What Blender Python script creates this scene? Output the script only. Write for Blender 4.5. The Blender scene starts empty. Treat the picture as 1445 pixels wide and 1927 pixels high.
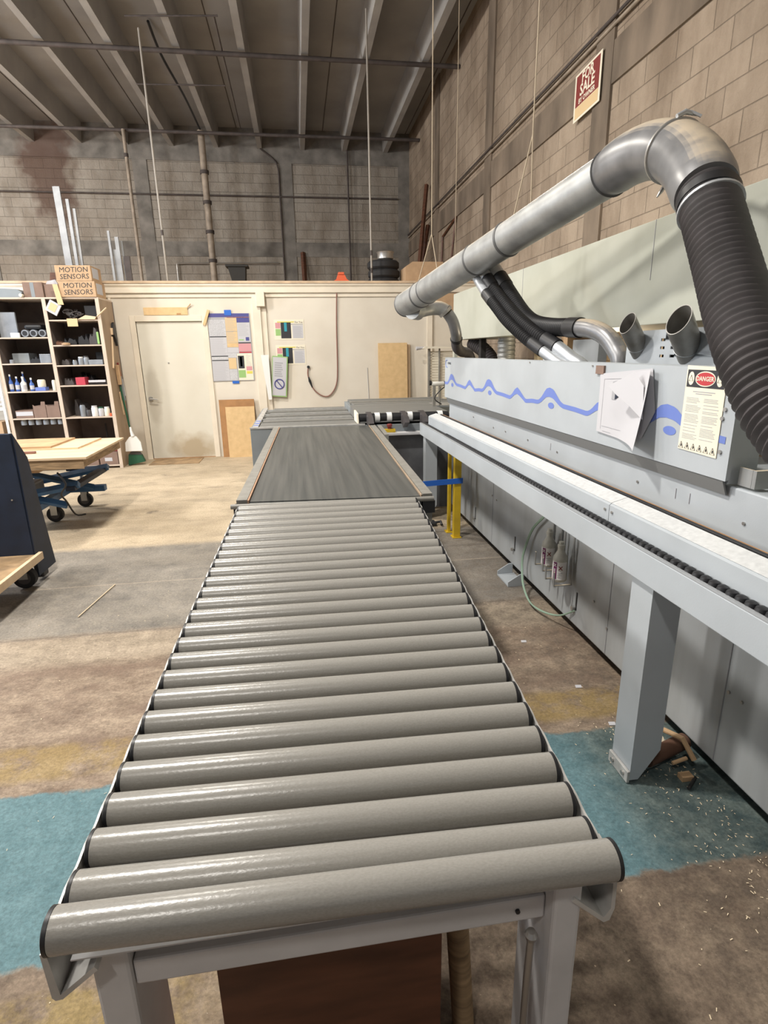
import bpy, bmesh, math, random
from mathutils import Vector, Matrix, Euler

random.seed(7)
scene = bpy.context.scene
C = bpy.data.collections.new('workshop'); scene.collection.children.link(C)
PI = math.pi

# ------------------------------------------------------------------ camera
cam_data = bpy.data.cameras.new('camera')
cam = bpy.data.objects.new('camera', cam_data); C.objects.link(cam)
yaw, pit, rol = 0.143922, 0.282295, -0.017458
fwd = Vector((math.sin(yaw)*math.cos(pit), math.cos(yaw)*math.cos(pit), -math.sin(pit)))
rt0 = Vector((math.cos(yaw), -math.sin(yaw), 0)); up0 = rt0.cross(fwd)
rt = math.cos(rol)*rt0 + math.sin(rol)*up0
up = -math.sin(rol)*rt0 + math.cos(rol)*up0
cam.matrix_world = Matrix(((rt.x, up.x, -fwd.x, 0), (rt.y, up.y, -fwd.y, 0), (rt.z, up.z, -fwd.z, 1.55), (0, 0, 0, 1)))
cam_data.sensor_fit = 'HORIZONTAL'; cam_data.sensor_width = 36.0
cam_data.lens = 36.0*1045.74/1445.0
cam_data.clip_start = 0.02; cam_data.clip_end = 100
scene.camera = cam

# ------------------------------------------------------------------ world, lights, exposure
scene.view_settings.view_transform = 'Standard'
scene.view_settings.look = 'None'
scene.view_settings.gamma = 1.0
scene.view_settings.use_curve_mapping = False
scene.view_settings.exposure = 0.0
world = bpy.data.worlds.new('world'); scene.world = world; world.use_nodes = True
world.node_tree.nodes['Background'].inputs[0].default_value = (0.93, 0.95, 1.0, 1)
world.node_tree.nodes['Background'].inputs[1].default_value = 0.25

def area(name, loc, target, size, power, col, sy=None):
    l = bpy.data.lights.new(name, 'AREA'); l.energy = power; l.color = col
    l.shape = 'RECTANGLE' if sy else 'DISK'; l.size = size
    if sy: l.size_y = sy
    o = bpy.data.objects.new(name, l); C.objects.link(o); o.location = loc
    o.rotation_euler = (Vector(target)-Vector(loc)).to_track_quat('-Z', 'Y').to_euler()
    return o
def bulb(name, loc, radius, power, col):
    l = bpy.data.lights.new(name, 'POINT'); l.energy = power; l.color = col; l.shadow_soft_size = radius
    o = bpy.data.objects.new(name, l); C.objects.link(o); o.location = loc
    return o
WARM = (1.0, 0.955, 0.89)
area('bay_light', (-1.45, 2.5, 5.0), (-1.2, 2.8, 0), 0.36, 230, WARM)
area('bay_light_office', (-1.2, 6.0, 4.9), (-0.9, 7.0, 0), 0.40, 150, (1.0, 0.94, 0.84))
area('near_fill_light', (-1.3, -1.6, 5.0), (0.0, 0.2, 0.6), 0.36, 55, WARM)  # added fill from behind the camera for the near frame and rollers
bulb('bay_light_left', (-8.5, 2.6, 4.5), 0.36, 1200, (1.0, 0.97, 0.93))
bulb('bay_light_middle', (-5.2, 4.6, 4.7), 0.30, 430, (1.0, 0.97, 0.93))
bulb('bay_light_left_rear', (-8.0, 9.5, 5.0), 0.4, 1000, (1.0, 0.97, 0.93))
bulb('gap_fill_light', (2.75, 4.7, 1.25), 0.06, 22, (1.0, 0.86, 0.62))  # added unseen light, brightens the gap between guard and hood
area('cool_side_light', (-6.6, 6.6, 1.9), (-3.4, 8.3, 1.3), 1.2, 85, (0.55, 0.74, 1.0), 1.4)  # added cool light out of view, gives the left shelf a bluish glow

# ------------------------------------------------------------------ materials
def mat(name, col, rough=0.6, metal=0.0, var=0.0, vscale=8.0, col2=None, bump=0.0, bscale=60.0, spec=0.5, stretch=None, detail=5.0, trans=0.0):
    m = bpy.data.materials.new(name); m.use_nodes = True
    nt = m.node_tree; n = nt.nodes; L = nt.links; b = n['Principled BSDF']
    b.inputs['Base Color'].default_value = (*col, 1); b.inputs['Roughness'].default_value = rough
    b.inputs['Metallic'].default_value = metal; b.inputs['Specular IOR Level'].default_value = spec
    if trans: b.inputs['Transmission Weight'].default_value = trans
    tc = n.new('ShaderNodeTexCoord'); src = tc.outputs['Object']
    if stretch:
        mp = n.new('ShaderNodeMapping'); mp.inputs['Scale'].default_value = stretch
        L.new(src, mp.inputs[0]); src = mp.outputs[0]
    if var or col2:
        t = n.new('ShaderNodeTexNoise'); t.inputs['Scale'].default_value = vscale; t.inputs['Detail'].default_value = detail
        L.new(src, t.inputs['Vector'])
        r = n.new('ShaderNodeValToRGB'); e = r.color_ramp.elements
        e[0].position = 0.32; e[1].position = 0.68
        c2 = col2 if col2 else tuple(max(0, c*(1-var)) for c in col)
        c1 = col if col2 else tuple(min(1, c*(1+var*0.6)) for c in col)
        e[0].color = (*c2, 1); e[1].color = (*c1, 1)
        L.new(t.outputs[0], r.inputs[0]); L.new(r.outputs[0], b.inputs['Base Color'])
    if bump:
        t2 = n.new('ShaderNodeTexNoise'); t2.inputs['Scale'].default_value = bscale; t2.inputs['Detail'].default_value = 3
        L.new(src, t2.inputs['Vector'])
        bp = n.new('ShaderNodeBump'); bp.inputs['Strength'].default_value = bump; bp.inputs['Distance'].default_value = 0.01
        L.new(t2.outputs[0], bp.inputs['Height']); L.new(bp.outputs[0], b.inputs['Normal'])
    return m

def block_mat(name, axis, c1, c2, mortar, grime):
    """painted / bare concrete block wall; axis = 'X' wall runs along X, 'Y' wall runs along Y"""
    m = bpy.data.materials.new(name); m.use_nodes = True
    nt = m.node_tree; n = nt.nodes; L = nt.links; b = n['Principled BSDF']; b.inputs['Roughness'].default_value = 0.9
    g = n.new('ShaderNodeNewGeometry'); s = n.new('ShaderNodeSeparateXYZ'); L.new(g.outputs['Position'], s.inputs[0])
    cb = n.new('ShaderNodeCombineXYZ'); L.new(s.outputs[axis], cb.inputs[0]); L.new(s.outputs['Z'], cb.inputs[1])
    br = n.new('ShaderNodeTexBrick'); L.new(cb.outputs[0], br.inputs['Vector'])
    br.inputs['Scale'].default_value = 1.0; br.inputs['Brick Width'].default_value = 0.406; br.inputs['Row Height'].default_value = 0.203
    br.inputs['Mortar Size'].default_value = 0.0045; br.inputs['Mortar Smooth'].default_value = 0.6; br.inputs['Bias'].default_value = -0.2
    br.inputs['Color1'].default_value = (*c1, 1); br.inputs['Color2'].default_value = (*c2, 1); br.inputs['Mortar'].default_value = (*mortar, 1)
    t = n.new('ShaderNodeTexNoise'); t.inputs['Scale'].default_value = 1.3; t.inputs['Detail'].default_value = 8; t.inputs['Roughness'].default_value = 0.65
    mp = n.new('ShaderNodeMapping'); mp.inputs['Scale'].default_value = (1.6, 1.6, 0.7); L.new(g.outputs['Position'], mp.inputs[0]); L.new(mp.outputs[0], t.inputs['Vector'])
    r = n.new('ShaderNodeValToRGB'); r.color_ramp.elements[0].position = 0.35; r.color_ramp.elements[1].position = 0.62
    r.color_ramp.elements[0].color = (*grime, 1); r.color_ramp.elements[1].color = (1, 1, 1, 1); L.new(t.outputs[0], r.inputs[0])
    mx = n.new('ShaderNodeMix'); mx.data_type = 'RGBA'; mx.blend_type = 'MULTIPLY'; mx.inputs[0].default_value = 1.0
    L.new(br.outputs['Color'], mx.inputs[6]); L.new(r.outputs[0], mx.inputs[7])
    L.new(mx.outputs[2], b.inputs['Base Color'])
    t2 = n.new('ShaderNodeTexNoise'); t2.inputs['Scale'].default_value = 28; t2.inputs['Detail'].default_value = 7; t2.inputs['Roughness'].default_value = 0.65; L.new(g.outputs['Position'], t2.inputs['Vector'])
    ad = n.new('ShaderNodeMath'); ad.operation = 'MULTIPLY_ADD'; ad.inputs[1].default_value = -1.5
    L.new(br.outputs['Fac'], ad.inputs[0]); L.new(t2.outputs[0], ad.inputs[2])
    bp = n.new('ShaderNodeBump'); bp.inputs['Strength'].default_value = 0.8; bp.inputs['Distance'].default_value = 0.02
    L.new(ad.outputs[0], bp.inputs['Height']); L.new(bp.outputs[0], b.inputs['Normal'])
    return m

def add_stain(m, cx, cz, rx, rz, col):
    """old rusty water stain with a ragged outline on the back wall"""
    nt = m.node_tree; n = nt.nodes; L = nt.links; b = n['Principled BSDF']; src = b.inputs['Base Color'].links[0].from_socket
    g = n.new('ShaderNodeNewGeometry'); mp = n.new('ShaderNodeMapping'); mp.inputs['Location'].default_value = (-cx/rx, 0, -cz/rz); mp.inputs['Scale'].default_value = (1/rx, 0, 1/rz)
    L.new(g.outputs['Position'], mp.inputs[0]); v = n.new('ShaderNodeVectorMath'); v.operation = 'LENGTH'; L.new(mp.outputs[0], v.inputs[0])
    t = n.new('ShaderNodeTexNoise'); t.inputs['Scale'].default_value = 2.5; t.inputs['Detail'].default_value = 7; L.new(g.outputs['Position'], t.inputs['Vector'])
    a = n.new('ShaderNodeMath'); a.operation = 'MULTIPLY_ADD'; a.inputs[1].default_value = 1.6; L.new(t.outputs[0], a.inputs[0]); L.new(v.outputs['Value'], a.inputs[2])
    mr = n.new('ShaderNodeMapRange'); mr.inputs['From Min'].default_value = 1.35; mr.inputs['From Max'].default_value = 1.75; mr.inputs['To Min'].default_value = 0.8; mr.inputs['To Max'].default_value = 0.0; L.new(a.outputs[0], mr.inputs['Value'])
    mx = n.new('ShaderNodeMix'); mx.data_type = 'RGBA'; L.new(mr.outputs[0], mx.inputs[0]); L.new(src, mx.inputs[6]); mx.inputs[7].default_value = (*col, 1); L.new(mx.outputs[2], b.inputs['Base Color'])

def floor_mat():
    m = bpy.data.materials.new('shop_floor_concrete'); m.use_nodes = True
    nt = m.node_tree; n = nt.nodes; L = nt.links; b = n['Principled BSDF']
    g = n.new('ShaderNodeNewGeometry'); P = g.outputs['Position']
    def noise(sc, det=6, rough=0.6, vec=None, stretch=None):
        t = n.new('ShaderNodeTexNoise'); t.inputs['Scale'].default_value = sc; t.inputs['Detail'].default_value = det; t.inputs['Roughness'].default_value = rough
        v = vec or P
        if stretch:
            mp = n.new('ShaderNodeMapping'); mp.inputs['Scale'].default_value = stretch; L.new(v, mp.inputs[0]); v = mp.outputs[0]
        L.new(v, t.inputs['Vector']); return t.outputs[0]
    def ramp(v, a, c, ca=(0, 0, 0), cc=(1, 1, 1)):
        r = n.new('ShaderNodeValToRGB'); e = r.color_ramp.elements; e[0].position = a; e[1].position = c
        e[0].color = (*ca, 1); e[1].color = (*cc, 1); L.new(v, r.inputs[0]); return r.outputs[0]
    def math_(op, a, c=None):
        x = n.new('ShaderNodeMath'); x.operation = op
        for i, v in enumerate((a, c)):
            if v is None: continue
            if isinstance(v, (int, float)): x.inputs[i].default_value = v
            else: L.new(v, x.inputs[i])
        return x.outputs[0]
    def mix(f, a, c, mode='MIX'):
        x = n.new('ShaderNodeMix'); x.data_type = 'RGBA'; x.blend_type = mode
        if isinstance(f, (int, float)): x.inputs[0].default_value = f
        else: L.new(f, x.inputs[0])
        for i, v in ((6, a), (7, c)):
            if isinstance(v, tuple): x.inputs[i].default_value = (*v, 1)
            else: L.new(v, x.inputs[i])
        return x.outputs[2]
    s = n.new('ShaderNodeSeparateXYZ'); L.new(P, s.inputs[0])
    wob = math_('MULTIPLY', math_('SUBTRACT', noise(9, 6, 0.7), 0.5), 0.09)
    Y = math_('ADD', s.outputs['Y'], wob); Xc = math_('ADD', s.outputs['X'], wob)
    def step(v, at, soft=0.012):
        mr = n.new('ShaderNodeMapRange'); mr.interpolation_type = 'SMOOTHSTEP'
        mr.inputs['From Min'].default_value = at-soft; mr.inputs['From Max'].default_value = at+soft
        L.new(v, mr.inputs['Value']); return mr.outputs[0]
    def band(v, a, c, soft=0.012): return math_('MULTIPLY', step(v, a, soft), math_('SUBTRACT', 1.0, step(v, c, soft)))
    n1 = noise(1.4, 8, 0.65); n2 = noise(14, 8, 0.75); n3 = ramp(noise(75, 5, 0.75), 0.36, 0.62); n6 = noise(6.0, 10, 0.8, stretch=(0.8, 1.3, 1)); n4 = noise(3.2, 6, 0.6, stretch=(0.75, 1.3, 1))
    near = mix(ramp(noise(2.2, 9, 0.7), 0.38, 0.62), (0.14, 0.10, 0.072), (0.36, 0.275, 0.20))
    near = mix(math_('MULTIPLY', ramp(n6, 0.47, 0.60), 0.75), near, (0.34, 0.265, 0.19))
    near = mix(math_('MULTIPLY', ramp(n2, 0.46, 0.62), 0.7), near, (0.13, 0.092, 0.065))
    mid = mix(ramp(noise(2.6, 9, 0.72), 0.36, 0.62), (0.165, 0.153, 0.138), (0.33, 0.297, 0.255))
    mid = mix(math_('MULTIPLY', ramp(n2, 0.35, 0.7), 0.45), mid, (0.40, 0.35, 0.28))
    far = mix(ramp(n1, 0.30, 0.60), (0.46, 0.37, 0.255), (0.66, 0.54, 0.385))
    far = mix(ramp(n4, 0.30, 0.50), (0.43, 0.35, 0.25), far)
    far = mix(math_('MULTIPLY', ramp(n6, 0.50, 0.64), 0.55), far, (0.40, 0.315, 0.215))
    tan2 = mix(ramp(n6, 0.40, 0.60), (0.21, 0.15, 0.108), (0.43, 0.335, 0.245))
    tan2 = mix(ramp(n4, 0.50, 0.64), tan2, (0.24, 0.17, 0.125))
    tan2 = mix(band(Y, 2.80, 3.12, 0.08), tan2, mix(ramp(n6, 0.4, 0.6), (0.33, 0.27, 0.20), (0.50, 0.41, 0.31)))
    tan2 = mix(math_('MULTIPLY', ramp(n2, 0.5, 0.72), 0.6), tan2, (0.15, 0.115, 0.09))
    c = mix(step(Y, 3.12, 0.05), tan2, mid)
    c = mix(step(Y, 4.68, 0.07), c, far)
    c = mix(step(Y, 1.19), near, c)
    # dirty walkway on the machine side
    side = step(Xc, 0.95, 0.45)
    c = mix(math_('MULTIPLY', side, ramp(n2, 0.35, 0.75)), c, (0.15, 0.12, 0.095))
    # yellow and blue painted bands across the floor
    wear = ramp(noise(5, 8, 0.75), 0.38, 0.52)
    c = mix(math_('MULTIPLY', math_('MULTIPLY', band(Y, 1.93, 2.13, 0.03), wear), 0.60), c, (0.36, 0.25, 0.08))
    c = mix(math_('MULTIPLY', math_('MULTIPLY', math_('MULTIPLY', band(Y, 0.80, 1.13, 0.02), wear), math_('SUBTRACT', 1.0, step(Xc, -0.35, 0.15))), 0.6), c, (0.36, 0.26, 0.08))
    wearb = ramp(noise(3.0, 9, 0.72), 0.26, 0.36)
    blue = mix(ramp(n2, 0.35, 0.7), (0.105, 0.20, 0.225), (0.175, 0.295, 0.325))
    blue = mix(math_('MULTIPLY', step(Xc, 1.04, 0.14), 0.9), blue, mix(ramp(n2, 0.4, 0.65), (0.06, 0.085, 0.085), (0.17, 0.20, 0.18)))
    c = mix(math_('MULTIPLY', math_('MULTIPLY', band(Y, 1.20, 1.85), math_('SUBTRACT', 1.0, step(Xc, 1.62, 0.02))), wearb), c, blue)
    # saw cut joints
    for y in (3.12, 0.0, 1.19):
        c = mix(math_('MULTIPLY', band(Y, y-0.012, y+0.004, 0.006), 0.35), c, (0.12, 0.09, 0.07))
    c = mix(math_('MULTIPLY', band(s.outputs['Y'], 3.86, 3.875, 0.006), 0.5), c, (0.50, 0.42, 0.33))
    # oil spots, dust specks
    spots = ramp(noise(2.3, 4, 0.5), 0.66, 0.72)
    c = mix(math_('MULTIPLY', spots, 0.6), c, (0.11, 0.09, 0.075))
    specks = ramp(noise(120, 2, 0.5), 0.72, 0.78)
    c = mix(math_('MULTIPLY', specks, 0.55), c, (0.70, 0.60, 0.46))
    c = mix(0.5, c, mix(n3, (0.30, 0.29, 0.28), (1, 1, 1)), 'MULTIPLY')
    L.new(c, b.inputs['Base Color'])
    b.inputs['Roughness'].default_value = 0.75; b.inputs['Specular IOR Level'].default_value = 0.3
    bp = n.new('ShaderNodeBump'); bp.inputs['Strength'].default_value = 0.5; bp.inputs['Distance'].default_value = 0.006
    L.new(n2, bp.inputs['Height']); L.new(bp.outputs[0], b.inputs['Normal'])
    return m

def dusty(name, col, rough, metal, dust):
    """sheet metal with settled sawdust on its upward faces"""
    m = mat(name, col, rough, metal, var=0.25, vscale=7); nt = m.node_tree; n = nt.nodes; L = nt.links; b = n['Principled BSDF']
    g = n.new('ShaderNodeNewGeometry'); s = n.new('ShaderNodeSeparateXYZ'); L.new(g.outputs['True Normal'], s.inputs[0])
    t = n.new('ShaderNodeTexNoise'); t.inputs['Scale'].default_value = 18; t.inputs['Detail'].default_value = 6; L.new(g.outputs['Position'], t.inputs['Vector'])
    a = n.new('ShaderNodeMath'); a.operation = 'MULTIPLY_ADD'; a.inputs[1].default_value = 0.35; L.new(t.outputs[0], a.inputs[0]); L.new(s.outputs['Z'], a.inputs[2])
    mr = n.new('ShaderNodeMapRange'); mr.interpolation_type = 'SMOOTHSTEP'; mr.inputs['From Min'].default_value = 0.72; mr.inputs['From Max'].default_value = 1.08; L.new(a.outputs[0], mr.inputs['Value'])
    src = b.inputs['Base Color'].links[0].from_socket
    mx = n.new('ShaderNodeMix'); mx.data_type = 'RGBA'; L.new(mr.outputs[0], mx.inputs[0]); L.new(src, mx.inputs[6]); mx.inputs[7].default_value = (*dust, 1); L.new(mx.outputs[2], b.inputs['Base Color'])
    for sock, v0, v1 in (('Metallic', metal, 0.0), ('Roughness', rough, 0.9)):
        q = n.new('ShaderNodeMapRange'); q.inputs['To Min'].default_value = v0; q.inputs['To Max'].default_value = v1; L.new(mr.outputs[0], q.inputs['Value']); L.new(q.outputs[0], b.inputs[sock])
    return m

M = {}
M['floor'] = floor_mat()
M['block_right'] = block_mat('tan_block_wall', 'Y', (0.41, 0.325, 0.245), (0.33, 0.26, 0.195), (0.29, 0.23, 0.172), (0.62, 0.59, 0.56))
M['block_back'] = block_mat('grey_block_wall', 'X', (0.37, 0.335, 0.29), (0.325, 0.295, 0.255), (0.27, 0.245, 0.212), (0.66, 0.62, 0.58))
M['beam_conc'] = mat('dark_concrete', (0.21, 0.195, 0.175), 0.9, var=0.4, vscale=3, bump=0.4)
for q_ in ('block_back', 'beam_conc'): add_stain(M[q_], -5.35, 5.7, 0.75, 1.3, (0.10, 0.055, 0.04))
M['pilaster_right'] = mat('brown_concrete', (0.20, 0.155, 0.115), 0.9, var=0.4, vscale=3, bump=0.4, stretch=(1, 1, 0.4))
M['ceiling'] = mat('ceiling_concrete', (0.37, 0.365, 0.36), 0.9, col2=(0.28, 0.275, 0.27), vscale=0.9, bump=0.2)
M['stem'] = mat('stem_concrete', (0.40, 0.385, 0.365), 0.9, col2=(0.30, 0.29, 0.28), vscale=1.5, bump=0.2)
M['office'] = mat('cream_painted_wallboard', (0.73, 0.675, 0.58), 0.7, col2=(0.66, 0.60, 0.505), vscale=2.2, bump=0.05)
M['trim'] = mat('cream_painted_trim', (0.78, 0.70, 0.575), 0.6, var=0.08, vscale=4)
M['door'] = mat('cream_painted_door', (0.72, 0.69, 0.60), 0.5, col2=(0.66, 0.625, 0.53), vscale=2.0)
add_stain(M['door'], -1.66, 0.16, 0.50, 0.30, (0.40, 0.31, 0.19)); add_stain(M['door'], -2.16, 1.0, 0.12, 0.55, (0.52, 0.48, 0.40)); add_stain(M['office'], -2.4, 0.0, 0.5, 0.45, (0.48, 0.41, 0.32))
M['deck'] = mat('mezzanine_plywood', (0.62, 0.46, 0.31), 0.8, var=0.25, vscale=6)
M['machine'] = mat('light_grey_machine_paint', (0.455, 0.49, 0.52), 0.42, col2=(0.40, 0.43, 0.455), vscale=3.0, bump=0.03, bscale=200)
M['machine_dirty'] = mat('stained_grey_machine_paint', (0.48, 0.505, 0.52), 0.5, col2=(0.34, 0.35, 0.35), vscale=1.6, stretch=(1, 3, 0.5), bump=0.03)
M['guard_shadow'] = mat('guard_shadow_grey', (0.21, 0.215, 0.215), 0.6)  # shade put into the colour: the guard's shadow on the body
M['hood'] = mat('pale_green_grey_paint', (0.50, 0.51, 0.44), 0.5, col2=(0.43, 0.44, 0.37), vscale=2.2, bump=0.03)
M['lightmetal'] = mat('white_aluminium', (0.62, 0.63, 0.63), 0.4, var=0.12, vscale=60)
M['galv'] = dusty('galvanised_duct', (0.36, 0.365, 0.36), 0.46, 0.45, (0.62, 0.53, 0.40))
M['joint'] = mat('dark_joint_band', (0.09, 0.09, 0.09), 0.5)
M['stub'] = mat('dull_beige_tube', (0.33, 0.32, 0.30), 0.42, 0.45, col2=(0.24, 0.225, 0.20), vscale=14)
M['castal'] = dusty('dull_cast_elbow', (0.225, 0.225, 0.23), 0.36, 0.4, (0.42, 0.35, 0.26))
M['zinc'] = mat('bright_zinc', (0.50, 0.52, 0.54), 0.42, 0.5)
M['stud'] = mat('dull_zinc_stud', (0.34, 0.345, 0.35), 0.45, 0.4, var=0.25, vscale=5)
M['steel'] = mat('plain_steel', (0.48, 0.47, 0.45), 0.38, 0.85)
M['hose_black'] = mat('black_rubber_hose', (0.018, 0.018, 0.02), 0.45, var=0.3)
M['hose_grey'] = mat('dusty_grey_hose', (0.075, 0.066, 0.068), 0.5, col2=(0.055, 0.05, 0.05), vscale=12)
M['black'] = mat('black_plastic', (0.015, 0.015, 0.017), 0.45)
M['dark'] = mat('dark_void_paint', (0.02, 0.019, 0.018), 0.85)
M['roller'] = mat('grey_roller_tube', (0.31, 0.298, 0.272), 0.25, col2=(0.268, 0.257, 0.234), vscale=420, bump=0.04, bscale=250, stretch=(0.5, 1, 1), detail=8.0)
M['rail'] = mat('worn_white_rail', (0.50, 0.49, 0.47), 0.4, 0.2, var=0.2, vscale=20)
M['frame'] = mat('grey_frame_paint', (0.56, 0.55, 0.55), 0.45, var=0.10, vscale=8, bump=0.05)
M['belt'] = mat('dark_grey_belt', (0.10, 0.102, 0.096), 0.42, col2=(0.050, 0.055, 0.055), vscale=3.5, stretch=(9, 0.25, 1), bump=0.04)
M['belt2'] = mat('dusty_grey_belt', (0.20, 0.20, 0.19), 0.5, col2=(0.14, 0.14, 0.135), vscale=5, stretch=(0.4, 9, 1))
M['belt_rail'] = mat('dusty_grey_rail', (0.25, 0.24, 0.215), 0.5, var=0.15, vscale=20)
M['copper'] = mat('copper_edge', (0.55, 0.34, 0.22), 0.45, 0.3)
M['blue_paint'] = mat('grey_blue_cabinet_paint', (0.235, 0.26, 0.275), 0.5, var=0.12, vscale=4)
M['dark_panel'] = mat('scuffed_dark_panel', (0.16, 0.165, 0.175), 0.45, col2=(0.06, 0.06, 0.065), vscale=3.5)
M['yellow'] = mat('yellow_paint', (0.68, 0.46, 0.02), 0.5, col2=(0.55, 0.36, 0.02), vscale=9)
M['bluetape'] = mat('blue_tape', (0.02, 0.13, 0.55), 0.5)
M['blue_logo'] = mat('blue_graphic_paint', (0.15, 0.215, 0.55), 0.45)
M['ply'] = mat('plywood', (0.78, 0.60, 0.40), 0.65, col2=(0.66, 0.48, 0.31), vscale=3, stretch=(0.6, 5, 1))
M['ply_edge'] = mat('plywood_edge', (0.36, 0.24, 0.13), 0.7, var=0.4, vscale=9, stretch=(1, 1, 8))
M['osb'] = mat('golden_chipboard', (0.74, 0.52, 0.27), 0.6, col2=(0.64, 0.44, 0.22), vscale=14)
M['mdf'] = mat('brown_hardboard', (0.42, 0.22, 0.09), 0.6, var=0.15, vscale=9)
M['brownboard'] = mat('dark_brown_board', (0.115, 0.044, 0.022), 0.5, var=0.35, vscale=6, stretch=(1, 1, 4))
M['cardboard'] = mat('cardboard', (0.50, 0.335, 0.20), 0.8, var=0.12, vscale=10)
M['cardboard_dk'] = mat('brown_cardboard', (0.24, 0.16, 0.125), 0.85, var=0.12, vscale=10)
M['white'] = mat('white_plastic', (0.80, 0.80, 0.78), 0.5)
M['paper'] = mat('white_paper', (0.54, 0.535, 0.56), 0.8)
M['label_white'] = mat('white_label', (0.78, 0.77, 0.76), 0.6)
M['paper_grey'] = mat('grey_newsprint', (0.55, 0.55, 0.57), 0.8, var=0.15, vscale=60)
M['ink'] = mat('dark_ink', (0.03, 0.03, 0.035), 0.7)
M['greyink'] = mat('grey_ink', (0.38, 0.38, 0.40), 0.8)
M['red'] = mat('red_print', (0.50, 0.04, 0.05), 0.6)
M['maroon'] = mat('maroon_print', (0.22, 0.035, 0.03), 0.6)
M['purple'] = mat('purple_label_ink', (0.16, 0.02, 0.10), 0.6)
M['pink'] = mat('pink_print', (0.62, 0.30, 0.32), 0.7)
M['tanp'] = mat('tan_paper', (0.68, 0.50, 0.28), 0.8)
M['cream_paper'] = mat('cream_paper', (0.80, 0.74, 0.60), 0.75)
M['greenp'] = mat('green_print', (0.30, 0.50, 0.18), 0.7)
M['yellowp'] = mat('yellow_print', (0.70, 0.62, 0.12), 0.7)
M['navy'] = mat('navy_print', (0.07, 0.07, 0.25), 0.6)
M['tealink'] = mat('teal_print', (0.03, 0.30, 0.38), 0.6)
M['shelf_in'] = mat('shelf_dark_board', (0.13, 0.105, 0.095), 0.8, var=0.2, vscale=6)
M['shelf_face'] = mat('shelf_pale_edge', (0.62, 0.51, 0.41), 0.6, var=0.08, vscale=9)
M['shelf_side'] = mat('shelf_side_plywood', (0.42, 0.31, 0.215), 0.7, col2=(0.34, 0.25, 0.17), vscale=4, stretch=(1, 1, 0.3))
M['navy_steel'] = mat('navy_cart_steel', (0.009, 0.018, 0.042), 0.6, var=0.3, vscale=8)
M['blue_steel'] = mat('blue_lift_steel', (0.04, 0.12, 0.26), 0.5, var=0.35, vscale=8)
M['green'] = mat('green_bristles', (0.015, 0.09, 0.045), 0.7)
M['tube_green'] = mat('pale_green_air_tube', (0.30, 0.42, 0.32), 0.4)
M['spray'] = mat('dusty_spray_bottle', (0.52, 0.51, 0.45), 0.55, var=0.12, vscale=40)
M['orange'] = mat('orange_red_plastic', (0.72, 0.13, 0.05), 0.5)
M['rust'] = mat('rusty_stain', (0.13, 0.065, 0.04), 0.95, var=0.4, vscale=6)
M['rope'] = mat('tan_rope', (0.40, 0.33, 0.24), 0.9)
M['pipe'] = mat('dusty_brown_pipe', (0.075, 0.06, 0.055), 0.7, var=0.3)
M['pvc'] = mat('aged_pvc', (0.34, 0.28, 0.22), 0.6, var=0.35, vscale=6)
M['pole'] = mat('dusty_white_pole', (0.36, 0.33, 0.29), 0.6, var=0.15)
M['rubber'] = mat('black_tyre_rubber', (0.02, 0.02, 0.022), 0.75)
M['clear'] = mat('clear_jar_plastic', (0.27, 0.29, 0.32), 0.25, var=0.2)
M['bluebottle'] = mat('blue_bottle', (0.05, 0.12, 0.40), 0.35)
M['shaving'] = mat('pale_wood_shaving', (0.80, 0.66, 0.46), 0.8)
M['lit_wall'] = mat('lit_wall_cream', (0.85, 0.68, 0.42), 0.7)  # bright cream carries the warm light on the wall behind
M['tray_red'] = mat('red_plastic_tray', (0.50, 0.05, 0.08), 0.5)
M['wood'] = mat('bare_wood', (0.55, 0.36, 0.20), 0.7, var=0.25, vscale=6)
M['copperred'] = mat('brownish_pink_stick', (0.26, 0.13, 0.10), 0.6)

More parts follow.
